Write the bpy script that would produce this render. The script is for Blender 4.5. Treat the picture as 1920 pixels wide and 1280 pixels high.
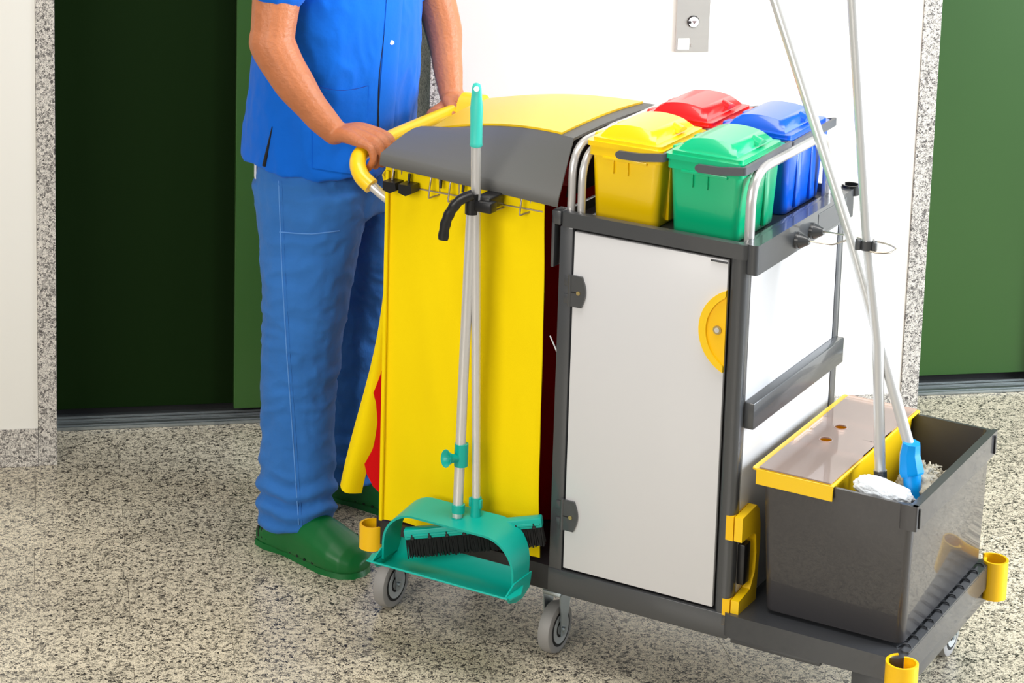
import bpy, bmesh, math, random
from mathutils import Vector, Matrix, noise
random.seed(7)
sc = bpy.context.scene
COL = sc.collection
for o in list(bpy.data.objects):
    bpy.data.objects.remove(o, do_unlink=True)

# ------------------------------------------------------------------ camera, world, light, exposure
TH = math.radians(40.15556537)          # the cart stands turned by this much from the wall
RW = Matrix.Rotation(-TH, 3, 'Z')       # cart frame -> room frame
def W(p):
    return RW @ Vector(p)
def cam_setup():
    cd = bpy.data.cameras.new('camera'); co = bpy.data.objects.new('camera', cd); COL.objects.link(co)
    cd.sensor_width = 36; cd.sensor_fit = 'HORIZONTAL'; cd.lens = 4503.75 * 36 / 1920
    cd.shift_y = -692.2 / 1920; cd.shift_x = 0
    cd.clip_end = 100
    pitch, roll, yaw = math.radians(10.60811), math.radians(1.69605), math.radians(-29.1724)
    cy, sy, cp, sp, cr, sr = math.cos(yaw), math.sin(yaw), math.cos(pitch), math.sin(pitch), math.cos(roll), math.sin(roll)
    r = Vector((cy, -sy, 0)); fh = Vector((sy, cy, 0)); u = Vector((0, 0, 1))
    fwd = fh * cp - u * sp; up = fh * sp + u * cp
    r2 = r * cr + up * sr; u2 = up * cr - r * sr
    m = Matrix((RW @ r2, RW @ u2, RW @ -fwd)).transposed()
    co.matrix_world = Matrix.Translation(W((2.003, -3.858, 2.182))) @ m.to_4x4()
    sc.camera = co
cam_setup()
wd = bpy.data.worlds.new('world'); sc.world = wd; wd.use_nodes = True
wd.node_tree.nodes['Background'].inputs[0].default_value = (0.93, 0.96, 1.0, 1)
wd.node_tree.nodes['Background'].inputs[1].default_value = 0.17
def area(name, loc, target, sx, sy, power, color):
    l = bpy.data.lights.new(name, 'AREA'); l.shape = 'RECTANGLE'; l.size = sx; l.size_y = sy
    l.energy = power; l.color = color
    o = bpy.data.objects.new(name, l); COL.objects.link(o); o.location = loc
    o.rotation_euler = (Vector(target) - Vector(loc)).to_track_quat('-Z', 'Y').to_euler()
    return o
area('window_light', (4.2, -1.0, 1.5), (0.2, 0.1, 0.4), 2.4, 2.2, 275, (0.86, 0.93, 1.0))
area('ceiling_light', (0.4, -0.5, 3.2), (0.4, -0.4, 0), 2.8, 1.0, 62, (1.0, 0.97, 0.92))
area('hall_light', (-3.3, -3.7, 2.3), (-0.1, 0.0, 0.6), 2.8, 2.2, 135, (1.0, 0.95, 0.88))
sc.view_settings.view_transform = 'Standard'
sc.view_settings.look = 'None'
sc.view_settings.gamma = 1.0
sc.view_settings.exposure = 0.22
sc.view_settings.use_curve_mapping = False

# ------------------------------------------------------------------ materials
def lin(c):
    return tuple(((v / 255) / 12.92 if v / 255 <= 0.04045 else ((v / 255 + 0.055) / 1.055) ** 2.4) for v in c)
def mat(name, rgb, rough=0.45, metal=0.0, bump=0.0, bscale=200.0, var=0.0, vscale=6.0, spec=0.5, coat=0.0, stretch=None, sheen=0.0, sss=0.0):
    m = bpy.data.materials.new(name); m.use_nodes = True
    nt = m.node_tree; b = nt.nodes['Principled BSDF']
    col = (*lin(rgb), 1)
    b.inputs['Base Color'].default_value = col
    b.inputs['Roughness'].default_value = rough
    b.inputs['Metallic'].default_value = metal
    b.inputs['Specular IOR Level'].default_value = spec
    b.inputs['Coat Weight'].default_value = coat
    b.inputs['Sheen Weight'].default_value = sheen
    if sss:
        b.inputs['Subsurface Weight'].default_value = sss
        b.inputs['Subsurface Radius'].default_value = (0.01, 0.004, 0.002)
        b.inputs['Subsurface Scale'].default_value = 1.0
    g = nt.nodes.new('ShaderNodeNewGeometry')
    vec = g.outputs['Position']
    if stretch:
        mp = nt.nodes.new('ShaderNodeMapping'); mp.inputs['Scale'].default_value = stretch
        nt.links.new(vec, mp.inputs['Vector']); vec = mp.outputs['Vector']
    if var > 0:
        n = nt.nodes.new('ShaderNodeTexNoise'); n.inputs['Scale'].default_value = vscale; n.inputs['Detail'].default_value = 5
        nt.links.new(vec, n.inputs['Vector'])
        mx = nt.nodes.new('ShaderNodeMixRGB')
        mx.inputs[1].default_value = tuple(v * (1 - var) for v in col[:3]) + (1,)
        mx.inputs[2].default_value = tuple(min(1, v * (1 + var)) for v in col[:3]) + (1,)
        nt.links.new(n.outputs['Fac'], mx.inputs[0]); nt.links.new(mx.outputs[0], b.inputs['Base Color'])
    if bump > 0:
        n = nt.nodes.new('ShaderNodeTexNoise'); n.inputs['Scale'].default_value = bscale; n.inputs['Detail'].default_value = 4
        nt.links.new(vec, n.inputs['Vector'])
        bp = nt.nodes.new('ShaderNodeBump'); bp.inputs['Strength'].default_value = bump; bp.inputs['Distance'].default_value = 0.002
        nt.links.new(n.outputs['Fac'], bp.inputs['Height']); nt.links.new(bp.outputs[0], b.inputs['Normal'])
    return m
def granite(name, warm, grain, rough, lo=(60, 56, 54), coat=0.0, tiles=False):
    m = bpy.data.materials.new(name); m.use_nodes = True
    nt = m.node_tree; b = nt.nodes['Principled BSDF']; L = nt.links.new
    b.inputs['Roughness'].default_value = rough; b.inputs['Coat Weight'].default_value = coat; b.inputs['Coat Roughness'].default_value = 0.25
    g = nt.nodes.new('ShaderNodeNewGeometry')
    # wobble the lookup so the grains are irregular
    w = nt.nodes.new('ShaderNodeTexNoise'); w.inputs['Scale'].default_value = grain * 0.8; L(g.outputs['Position'], w.inputs['Vector'])
    ad = nt.nodes.new('ShaderNodeVectorMath'); ad.operation = 'MULTIPLY_ADD'
    L(w.outputs['Color'], ad.inputs[0]); ad.inputs[1].default_value = (0.02,) * 3; L(g.outputs['Position'], ad.inputs[2])
    def grains(scale, a, c, vals):
        v = nt.nodes.new('ShaderNodeTexVoronoi'); v.inputs['Scale'].default_value = scale; L(ad.outputs[0], v.inputs['Vector'])
        s = nt.nodes.new('ShaderNodeSeparateColor'); L(v.outputs['Color'], s.inputs[0])
        r = nt.nodes.new('ShaderNodeValToRGB'); L(s.outputs[0], r.inputs[0])
        r.color_ramp.interpolation = 'LINEAR'
        e = r.color_ramp.elements
        e[0].position = a; e[0].color = (*lin(vals[0]), 1); e[1].position = c; e[1].color = (*lin(vals[1]), 1)
        x = e.new((a + c) / 2 + 0.06); x.color = (*lin(vals[2]), 1)
        return r
    base = grains(grain, 0.10, 0.62, (lo, warm, tuple(int(q * 0.83) for q in warm)))
    fine = nt.nodes.new('ShaderNodeTexNoise'); fine.inputs['Scale'].default_value = grain * 2.2; fine.inputs['Detail'].default_value = 6
    L(g.outputs['Position'], fine.inputs['Vector'])
    rr = nt.nodes.new('ShaderNodeValToRGB'); L(fine.outputs['Fac'], rr.inputs[0])
    rr.color_ramp.elements[0].position = 0.36; rr.color_ramp.elements[0].color = (0.30, 0.30, 0.31, 1)
    rr.color_ramp.elements[1].position = 0.56; rr.color_ramp.elements[1].color = (1, 1, 1, 1)
    mx = nt.nodes.new('ShaderNodeMixRGB'); mx.blend_type = 'MULTIPLY'; mx.inputs[0].default_value = 0.75
    L(base.outputs[0], mx.inputs[1]); L(rr.outputs[0], mx.inputs[2])
    big = nt.nodes.new('ShaderNodeTexNoise'); big.inputs['Scale'].default_value = 2.5; L(g.outputs['Position'], big.inputs['Vector'])
    mr = nt.nodes.new('ShaderNodeMapRange'); L(big.outputs['Fac'], mr.inputs[0]); mr.inputs[3].default_value = 0.9; mr.inputs[4].default_value = 1.08
    out = mr.outputs[0]
    if tiles:
        oi = nt.nodes.new('ShaderNodeObjectInfo'); m2 = nt.nodes.new('ShaderNodeMapRange'); L(oi.outputs['Random'], m2.inputs[0])
        m2.inputs[3].default_value = 0.89; m2.inputs[4].default_value = 1.09
        mm = nt.nodes.new('ShaderNodeMath'); mm.operation = 'MULTIPLY'; L(out, mm.inputs[0]); L(m2.outputs[0], mm.inputs[1]); out = mm.outputs[0]
    vm = nt.nodes.new('ShaderNodeVectorMath'); vm.operation = 'SCALE'; L(mx.outputs[0], vm.inputs[0]); L(out, vm.inputs['Scale'])
    L(vm.outputs[0], b.inputs['Base Color'])
    return m
def clear_plastic(name, tint):
    m = bpy.data.materials.new(name); m.use_nodes = True; nt = m.node_tree
    nt.nodes.remove(nt.nodes['Principled BSDF'])
    t = nt.nodes.new('ShaderNodeBsdfTransparent'); t.inputs[0].default_value = (*lin(tint), 1)
    gl = nt.nodes.new('ShaderNodeBsdfGlossy'); gl.inputs['Roughness'].default_value = 0.06
    di = nt.nodes.new('ShaderNodeBsdfDiffuse'); di.inputs[0].default_value = (*lin((252, 226, 214)), 1)
    m1 = nt.nodes.new('ShaderNodeMixShader'); m1.inputs[0].default_value = 0.32
    nt.links.new(t.outputs[0], m1.inputs[1]); nt.links.new(di.outputs[0], m1.inputs[2])
    fr = nt.nodes.new('ShaderNodeFresnel'); fr.inputs[0].default_value = 1.5
    mx = nt.nodes.new('ShaderNodeMixShader'); nt.links.new(fr.outputs[0], mx.inputs[0])
    nt.links.new(m1.outputs[0], mx.inputs[1]); nt.links.new(gl.outputs[0], mx.inputs[2])
    nt.links.new(mx.outputs[0], nt.nodes['Material Output'].inputs[0])
    return m
M = dict(
    floor=granite('floor_granite', (246, 234, 208), 215, 0.28, lo=(50, 46, 44), tiles=True),
    stone=granite('wall_granite', (236, 230, 220), 240, 0.45, lo=(92, 88, 86)),
    grout=mat('tile_joint', (120, 112, 100), 0.8),
    wall=mat('white_paint', (240, 238, 230), 0.6, bump=0.06, bscale=60, var=0.012, vscale=3),
    door_paint=mat('green_enamel', (42, 82, 26), 0.38, spec=0.6, var=0.03, vscale=5),
    door_dark=mat('dark_green_rear_leaf', (11, 30, 4), 0.5, spec=0.08, var=0.03, vscale=5),  # darker, less glossy green, only on the left door's rear leaf
    sill=mat('aluminium_sill', (160, 166, 166), 0.35, 0.85, var=0.06, vscale=40),
    black=mat('black_gap', (10, 10, 11), 0.7),
    frame=mat('anthracite_plastic', (66, 68, 71), 0.36, coat=0.5, bump=0.05, bscale=500),
    base=mat('shaded_base_plastic', (36, 37, 40), 0.45),  # shade under the bag put into the deck's colour, near black
    deck=mat('anthracite_deck', (60, 62, 66), 0.36, coat=0.4, bump=0.05, bscale=400, var=0.06, vscale=14),
    lidgrey=mat('grey_lid_plastic', (98, 98, 96), 0.5, bump=0.08, bscale=700),
    white=mat('light_grey_laminate', (218, 218, 220), 0.22, var=0.008),
    cyellow=mat('cart_yellow_plastic', (255, 200, 10), 0.35),
    lidyellow=mat('lid_yellow_plastic', (255, 208, 4), 0.4, coat=0.35),
    bagyellow=mat('yellow_canvas', (255, 222, 0), 0.8, spec=0.15, bump=0.25, bscale=900, var=0.03, vscale=5),
    bagred=mat('red_canvas', (214, 8, 12), 0.8, spec=0.15, bump=0.25, bscale=900, var=0.06, vscale=5),
    alu=mat('brushed_aluminium', (222, 220, 218), 0.28, 0.5, var=0.02, vscale=20),
    pole=mat('white_enamelled_pole', (216, 216, 214), 0.25, 0.4),
    wire=mat('steel_wire', (190, 180, 165), 0.3, 0.9),
    zinc=mat('zinc_plate', (180, 190, 196), 0.28, 0.9, var=0.08, vscale=60),
    rubber=mat('grey_rubber', (150, 148, 146), 0.6),
    hub=mat('grey_wheel_hub', (190, 196, 200), 0.35, 0.3),
    blackp=mat('black_plastic', (22, 22, 24), 0.35),
    bristle=mat('black_bristle', (14, 14, 15), 0.7),
    teal=mat('teal_plastic', (0, 176, 160), 0.36),
    turq=mat('turquoise_grip', (64, 206, 190), 0.4),
    binyellow=mat('yellow_bin_plastic', (255, 212, 0), 0.3, coat=0.5),
    bingreen=mat('green_bin_plastic', (0, 190, 130), 0.3, coat=0.5),
    binred=mat('red_bin_plastic', (238, 22, 28), 0.3, coat=0.5),
    binblue=mat('blue_bin_plastic', (8, 96, 226), 0.3, coat=0.5),
    bail=mat('grey_bail_plastic', (84, 86, 92), 0.4),
    bucket=mat('dark_bucket_plastic', (62, 61, 64), 0.36, coat=0.5, var=0.04, vscale=9, bump=0.04, bscale=300),
    clear=clear_plastic('clear_lid_plastic', (250, 232, 224)),
    blueconn=mat('bright_blue_plastic', (0, 150, 232), 0.3),
    mopwhite=mat('white_mop_cloth', (226, 232, 238), 0.9, bump=0.9, bscale=320, var=0.12, vscale=60),
    mopyarn=mat('worn_mop_yarn', (190, 182, 162), 0.95, bump=0.9, bscale=500, var=0.3, vscale=90),
    shirt=mat('blue_cotton_shirt', (6, 104, 218), 0.8, spec=0.15, bump=0.5, bscale=60, var=0.08, vscale=9, sheen=0.1),
    trouser=mat('faded_blue_cotton', (52, 114, 190), 0.85, spec=0.15, bump=0.9, bscale=55, var=0.2, vscale=10, sheen=0.1),
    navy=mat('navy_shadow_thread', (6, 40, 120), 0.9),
    seam=mat('stitching_blue', (92, 150, 222), 0.9),
    undershirt=mat('white_undershirt', (235, 236, 238), 0.9),
    skin=mat('skin', (192, 118, 76), 0.48, bump=0.7, bscale=150, var=0.14, vscale=60, sss=0.06),
    hair=mat('grey_brown_hair', (80, 66, 54), 0.7, bump=0.8, bscale=200),
    eye=mat('eye_white', (235, 232, 226), 0.2),
    iris=mat('iris_brown', (60, 40, 26), 0.2),
    lips=mat('lips', (176, 98, 84), 0.5),
    clog=mat('green_rubber_clog', (0, 104, 44), 0.42, bump=0.04, bscale=300),
    clogdark=mat('clog_vent_dark', (6, 26, 12), 0.7),
    plate=mat('brushed_steel_plate', (206, 204, 198), 0.38, 0.6, var=0.04, vscale=12, stretch=(1, 1, 8)),
    button=mat('white_button', (246, 246, 246), 0.3),
    ink=mat('dark_ink', (40, 36, 36), 0.5),
    arrow=mat('arrow_grey', (130, 112, 112), 0.5),
    brass=mat('brass_screw', (196, 176, 120), 0.35, 0.9),
)

# ------------------------------------------------------------------ mesh helpers
ORG = Vector((0, 0, 0))      # origin subtracted from coordinates given in the frame of the current thing
def newobj(name, bm, m, parent=None, smooth=None):
    me = bpy.data.meshes.new(name)
    if ORG.length: bmesh.ops.translate(bm, verts=bm.verts, vec=-ORG)
    bmesh.ops.recalc_face_normals(bm, faces=bm.faces)
    bm.to_mesh(me); bm.free()
    if isinstance(m, str): m = M[m]
    me.materials.append(m)
    if smooth:
        me.shade_smooth()
        try:
            me.set_sharp_from_angle(angle=math.radians(smooth))
        except Exception: pass
    o = bpy.data.objects.new(name, me); COL.objects.link(o)
    if parent: o.parent = parent
    return o
def thing(name, label, cat, org=(0, 0, 0), group=None, rot=True):
    """Empty at the base of a thing; org in the cart frame when rot, else in the room frame."""
    global ORG
    ORG = Vector(org)
    o = bpy.data.objects.new(name, None); COL.objects.link(o); o.empty_display_size = 0.05
    o.location = W(org) if rot else Vector(org)
    if rot: o.rotation_euler = (0, 0, -TH)
    o['label'] = label; o['category'] = cat
    if group: o['group'] = group
    return o
def BM(): return bmesh.new()
def box(bm, lo, hi, bev=0.0, seg=2, mtx=None):
    lo, hi = Vector(lo), Vector(hi)
    r = bmesh.ops.create_cube(bm, size=1)
    vs = r['verts']
    for v in vs: v.co = Vector((lo[i] + (v.co[i] + 0.5) * (hi[i] - lo[i]) for i in range(3)))
    if bev > 0:
        es = {e for v in vs for e in v.link_edges}
        rr = bmesh.ops.bevel(bm, geom=list(es), offset=bev, segments=seg, profile=0.5, affect='EDGES')
        vs = [v for v in rr['verts']]
    if mtx is not None:
        allv = set(vs)
        for f in {f for v in vs for f in v.link_faces}: allv |= set(f.verts)
        for v in allv: v.co = mtx @ v.co
    return bm
def frames(pts, closed=False):
    n = len(pts); out = []; up = None
    for i in range(n):
        a = pts[i - 1] if i > 0 else pts[0]; b = pts[i + 1] if i < n - 1 else pts[-1]
        t = (b - a).normalized()
        if up is None:
            up = Vector((0, 0, 1)) if abs(t.z) < 0.9 else Vector((1, 0, 0))
        x = up.cross(t)
        if x.length < 1e-6: x = Vector((1, 0, 0)).cross(t)
        x.normalize(); y = t.cross(x).normalized(); up = y
        out.append((x, y, t))
    return out
def smooth_path(pts, k=6):
    pts = [Vector(p) for p in pts]
    out = []
    for i in range(len(pts) - 1):
        p0 = pts[max(i - 1, 0)]; p1 = pts[i]; p2 = pts[i + 1]; p3 = pts[min(i + 2, len(pts) - 1)]
        for j in range(k):
            t = j / k
            out.append(0.5 * ((2 * p1) + (p2 - p0) * t + (2 * p0 - 5 * p1 + 4 * p2 - p3) * t * t + (3 * p1 - p0 - 3 * p2 + p3) * t ** 3))
    out.append(pts[-1]); return out
def fillet(pts, r, k=6):
    pts = [Vector(p) for p in pts]; out = [pts[0]]
    for i in range(1, len(pts) - 1):
        a, b, c = pts[i - 1], pts[i], pts[i + 1]
        d1 = (a - b); d2 = (c - b); q = min(r, d1.length * 0.49, d2.length * 0.49)
        s = b + d1.normalized() * q; e = b + d2.normalized() * q
        for j in range(k + 1):
            t = j / k; out.append((1 - t) ** 2 * s + 2 * t * (1 - t) * b + t * t * e)
    out.append(pts[-1]); return out
def tube(bm, pts, r, seg=14, cap=True, sq=(1, 1)):
    pts = [Vector(p) for p in pts]; n = len(pts)
    rs = r if isinstance(r, (list, tuple)) else [r] * n
    fr = frames(pts); rings = []
    for p, (x, y, t), q in zip(pts, fr, rs):
        rings.append([bm.verts.new(p + (x * math.cos(2 * math.pi * k / seg) * sq[0] + y * math.sin(2 * math.pi * k / seg) * sq[1]) * q) for k in range(seg)])
    for a, b in zip(rings, rings[1:]):
        for k in range(seg): bm.faces.new((a[k], a[(k + 1) % seg], b[(k + 1) % seg], b[k]))
    if cap: bm.faces.new(rings[0][::-1]); bm.faces.new(rings[-1])
    return bm
def cyl(bm, a, b, r, r2=None, seg=20):
    return tube(bm, [a, b], [r, r if r2 is None else r2], seg)
def loft(bm, rings, cap=True, closed=True):
    R = [[bm.verts.new(p) for p in ring] for ring in rings]
    n = len(R[0])
    for a, b in zip(R, R[1:]):
        for k in range(n if closed else n - 1): bm.faces.new((a[k], a[(k + 1) % n], b[(k + 1) % n], b[k]))
    if cap and closed: bm.faces.new(R[0][::-1]); bm.faces.new(R[-1])
    return R
def prism(bm, poly, axis, lo, hi):
    """extrude 2-D polygon (list of 2-tuples) along axis 0/1/2 from lo to hi"""
    def P(u, v, w):
        c = [0, 0, 0]; i, j = [a for a in range(3) if a != axis]; c[i] = u; c[j] = v; c[axis] = w; return Vector(c)
    A = [bm.verts.new(P(u, v, lo)) for u, v in poly]; B = [bm.verts.new(P(u, v, hi)) for u, v in poly]
    n = len(A); bm.faces.new(A); bm.faces.new(B[::-1])
    for k in range(n): bm.faces.new((A[k], B[k], B[(k + 1) % n], A[(k + 1) % n]))
    return bm
def sheet(bm, grid, th, normal=None):
    """solid sheet from a grid of points, thickened along the vertex normals (or a fixed vector)"""
    nu, nv = len(grid), len(grid[0])
    def N(i, j):
        if normal: return Vector(normal)
        a = grid[min(i + 1, nu - 1)][j] - grid[max(i - 1, 0)][j]; b = grid[i][min(j + 1, nv - 1)] - grid[i][max(j - 1, 0)]
        return a.cross(b).normalized()
    T = [[bm.verts.new(grid[i][j]) for j in range(nv)] for i in range(nu)]
    B = [[bm.verts.new(grid[i][j] - N(i, j) * th) for j in range(nv)] for i in range(nu)]
    for i in range(nu - 1):
        for j in range(nv - 1):
            bm.faces.new((T[i][j], T[i + 1][j], T[i + 1][j + 1], T[i][j + 1]))
            bm.faces.new((B[i][j], B[i][j + 1], B[i + 1][j + 1], B[i + 1][j]))
    for i in range(nu - 1):
        bm.faces.new((T[i][0], B[i][0], B[i + 1][0], T[i + 1][0])); bm.faces.new((T[i][-1], T[i + 1][-1], B[i + 1][-1], B[i][-1]))
    for j in range(nv - 1):
        bm.faces.new((T[0][j], T[0][j + 1], B[0][j + 1], B[0][j])); bm.faces.new((T[-1][j], B[-1][j], B[-1][j + 1], T[-1][j + 1]))
    return bm
def rrect(x0, y0, x1, y1, r, k=5):
    pts = []
    for cx, cy, a0 in ((x1 - r, y0 + r, -90), (x1 - r, y1 - r, 0), (x0 + r, y1 - r, 90), (x0 + r, y0 + r, 180)):
        for j in range(k + 1):
            a = math.radians(a0 + 90 * j / k); pts.append((cx + r * math.cos(a), cy + r * math.sin(a)))
    return pts
def rring(x0, y0, x1, y1, r, z, k=5):
    return [Vector((a, b, z)) for a, b in rrect(x0, y0, x1, y1, r, k)]
def struct(o, **k):
    o['kind'] = 'structure'; return o

# ------------------------------------------------------------------ the setting (room frame: x along the wall, y into it)
YP, YS, YD = 1.126, 1.335, 1.372      # wall face, front of the sills, door leaves
ORG = Vector((0, 0, 0))
bm = BM(); box(bm, (-3.2, -5.6, -0.06), (4.4, 1.75, -0.0012))
floor = struct(newobj('floor', bm, 'grout'))
bm = BM(); box(bm, (0.0005, 0.0005, -0.0012), (0.3845, 0.1875, 0.0))
tile0 = newobj('floor_tile', bm, 'floor', floor)
tile0.location = (-0.43, 0.295, 0)
for j in range(-13, 7):
    for i in range(-5, 7):
        x = (-0.43 if j % 2 else -0.62) + i * 0.385; y = 0.107 + j * 0.188
        if (i, j) == (0, 1): continue
        y1 = y + 0.188
        if j == 6: y1 = YS + 0.004
        t = tile0.copy(); COL.objects.link(t); t.parent = floor; t.location = (x, y, 0)
        if j == 6: t.scale = (1, (YS - y) / 0.188, 1)
def slab(name, lo, hi, m, bev=0.0, parent=None):
    bm = BM(); box(bm, lo, hi, bev); return newobj(name, bm, m, parent)
HT = 2.5
wl = struct(slab('wall_left', (-3.2, YP, 0), (-1.0, 1.6, HT), 'wall'))
struct(slab('baseboard_left', (-3.2, YP - 0.004, 0), (-1.0, YP + 0.02, 0.092), 'stone', 0.001))
struct(slab('trim_1', (-0.9995, YP - 0.003, 0), (-0.957, 1.45, HT), 'stone', 0.0015))
wb = struct(slab('wall_back', (-0.058, YP, 0), (1.094, 1.6, HT), 'wall'))
struct(slab('baseboard_back', (-0.058, YP - 0.004, 0), (1.094, YP + 0.02, 0.092), 'stone', 0.001))
struct(slab('trim_2', (-0.102, YP - 0.003, 0), (-0.0585, 1.45, HT), 'stone', 0.0015))
struct(slab('trim_3', (1.0945, YP - 0.003, 0), (1.14, 1.45, HT), 'stone', 0.0015))
struct(slab('wall_right', (2.02, YP, 0), (4.4, 1.6, HT), 'wall'))
struct(slab('trim_4', (1.975, YP - 0.003, 0), (2.0195, 1.45, HT), 'stone', 0.0015))
def elevator(n, x0, x1, seam, rear='door_paint'):
    d = struct(slab('door_%d' % n, (x0, YD + 0.06, 0.0), (x1, 1.6, HT), 'black'))
    # two telescopic leaves; the right one slides in front of the left one
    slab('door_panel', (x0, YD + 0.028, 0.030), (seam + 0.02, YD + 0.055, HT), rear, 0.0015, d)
    slab('door_panel', (seam, YD - 0.006, 0.028), (x1, YD + 0.020, HT), 'door_paint', 0.0015, d)
    s = slab('door_sill', (x0, YS, 0.0), (x1, YD + 0.06, 0.006), 'sill', 0.001, d)
    for k, (a, b, h) in enumerate(((0.0, 0.004, 0.0085), (0.014, 0.026, 0.0085), (0.030, 0.034, 0.0095), (0.046, 0.054, 0.010), (0.066, 0.074, 0.010))):
        slab('sill_rib', (x0, YS + a, 0.0055), (x1, YS + b, h), 'sill', 0.0005, s)
    return d
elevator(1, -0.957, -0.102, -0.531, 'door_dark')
elevator(2, 1.14, 1.975, 1.56)
ORG = Vector((0, 0, 0))

# ------------------------------------------------------------------ lift call panel on the wall
t = thing('call_panel', 'brushed steel lift call plate with round down-arrow button on white wall', 'call panel', (0.5215, YP, 0.965), rot=False)
bm = BM(); box(bm, (0.480, YP - 0.006, 0.965), (0.563, YP, 1.235), 0.0015); newobj('plate', bm, 'plate', t)
bm = BM(); cyl(bm, (0.5215, YP - 0.0075, 1.038), (0.5215, YP - 0.005, 1.038), 0.0145, seg=32); b = newobj('button', bm, 'ink', t)
bm = BM(); cyl(bm, (0.5222, YP - 0.0095, 1.0375), (0.5222, YP - 0.006, 1.0375), 0.0125, seg=32); newobj('button_face', bm, 'button', b)
bm = BM(); prism(bm, [(0.518, 1.0405), (0.529, 1.0405), (0.5235, 1.0325)], 1, YP - 0.0100, YP - 0.009); newobj('down_arrow', bm, 'arrow', b)
bm = BM(); cyl(bm, (0.5125, YP - 0.0100, 1.037), (0.5125, YP - 0.009, 1.037), 0.0038, seg=16); newobj('key_slot', bm, 'ink', b)
bm = BM(); box(bm, (0.486, YP - 0.0068, 0.971), (0.514, YP - 0.0055, 0.998), 0.0004); newobj('sticker', bm, 'button', t)
bm = BM(); cyl(bm, (0.5215, YP - 0.0072, 0.981), (0.5215, YP - 0.0055, 0.981), 0.004, seg=14); newobj('screw', bm, 'plate', t)

# ------------------------------------------------------------------ the cleaning cart (cart frame)
cart = thing('cleaning_cart', 'grey and yellow janitor trolley with light grey cabinet and domed lid', 'cart', (0.1, 0.24, 0))
# deck
bm = BM()
prism(bm, rrect(-0.435, 0.0, 0.345, 0.48, 0.02), 2, 0.150, 0.200)
deck = newobj('deck', bm, 'base', cart, 40)
bm = BM()
prism(bm, rrect(0.335, -0.012, 0.697, 0.488, 0.03), 2, 0.158, 0.203)
box(bm, (0.36, -0.010, 0.148), (0.54, 0.10, 0.160), 0.003)
box(bm, (0.60, -0.010, 0.120), (0.69, 0.488, 0.160), 0.004)
newobj('bucket_platform', bm, 'deck', cart, 40)
bm = BM(); prism(bm, rrect(0.680, 0.02, 0.6965, 0.47, 0.006), 2, 0.2025, 0.2065); e = newobj('platform_edge', bm, 'deck', cart)
for k in range(11):
    y = 0.045 + k * 0.041 + random.uniform(-0.006, 0.006)
    bm = BM(); tube(bm, smooth_path([(0.668, y - 0.010, 0.2035), (0.674, y, 0.2075), (0.684, y + 0.004, 0.209), (0.692, y, 0.2075), (0.696, y - 0.010, 0.2035)], 3), 0.0016, 6); newobj('moulded_ridge', bm, 'deck', e, 60)
# cabinet shell
bm = BM()
box(bm, (-0.030, -0.002, 0.196), (-0.002, 0.03, 0.884), 0.003)
newobj('corner_post', bm, 'frame', cart, 40)
bm = BM(); prism(bm, rrect(0.320, -0.003, 0.3535, 0.03, 0.013), 2, 0.16, 0.884); newobj('corner_post', bm, 'frame', cart, 50)
bm = BM(); box(bm, (0.330, 0.445, 0.19), (0.355, 0.475, 0.884), 0.003); newobj('corner_post', bm, 'frame', cart, 40)
bm = BM(); box(bm, (-0.030, 0.445, 0.19), (-0.004, 0.475, 0.884), 0.003); newobj('corner_post', bm, 'frame', cart, 40)
bm = BM(); box(bm, (-0.030, -0.004, 0.149), (0.350, 0.03, 0.198), 0.002); newobj('bottom_rail', bm, 'frame', cart, 40)
bm = BM(); box(bm, (-0.012, 0.012, 0.198), (0.335, 0.018, 0.884)); newobj('inner_wall', bm, 'black', cart)
bm = BM(); box(bm, (-0.026, 0.03, 0.198), (-0.018, 0.45, 0.884)); newobj('inner_wall', bm, 'frame', cart)
bm = BM(); box(bm, (-0.004, 0.460, 0.198), (0.335, 0.468, 0.884)); newobj('back_panel', bm, 'white', cart)
# door
bm = BM(); box(bm, (0.001, -0.001, 0.204), (0.317, 0.009, 0.877), 0.0015); door = newobj('cabinet_door', bm, 'white', cart, 40)
for z in (0.762, 0.3135):
    bm = BM()
    R, cx = 0.045, -0.013
    poly = [(-0.002, z - 0.0305), (0.022, z - 0.0305)]
    poly += [(0.022 + 0.0085 * math.sin(math.pi * k / 10), z - 0.0305 + 0.061 * k / 10) for k in range(1, 10)]
    poly += [(0.022, z + 0.0305), (-0.002, z + 0.0305)]
    prism(bm, poly, 1, -0.006, -0.001)
    cyl(bm, (-0.003, -0.004, z - 0.031), (-0.003, -0.004, z + 0.031), 0.0042, seg=12)
    box(bm, (-0.016, -0.005, z - 0.026), (-0.003, -0.001, z - 0.008), 0.001); box(bm, (-0.016, -0.005, z + 0.008), (-0.003, -0.001, z + 0.026), 0.001)
    h = newobj('hinge', bm, 'frame', cart, 40)
    bm = BM(); cyl(bm, (0.016, -0.0078, z - 0.002), (0.016, -0.005, z - 0.002), 0.0040, seg=14); newobj('screw', bm, 'brass', h)
    bm = BM(); box(bm, (-0.002, -0.0066, z - 0.0030), (0.013, -0.0055, z - 0.0010)); newobj('hinge_slot', bm, 'black', h)
cx, cz, R = 0.3520, 0.7435, 0.085
def seg_poly(r0, xe):
    a = math.acos((cx - xe) / r0); return [(cx - r0 * math.cos(q), cz + r0 * math.sin(q)) for q in [(-a + 2 * a * k / 24) for k in range(25)]]
bm = BM(); prism(bm, seg_poly(R, 0.3185), 1, -0.004, 0.0); lt = newobj('latch_dish', bm, 'cyellow', cart, 40)
bm = BM()
po = seg_poly(R, 0.3185); pi = seg_poly(R * 0.99 - 0.009, 0.3185)[::-1]
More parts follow.
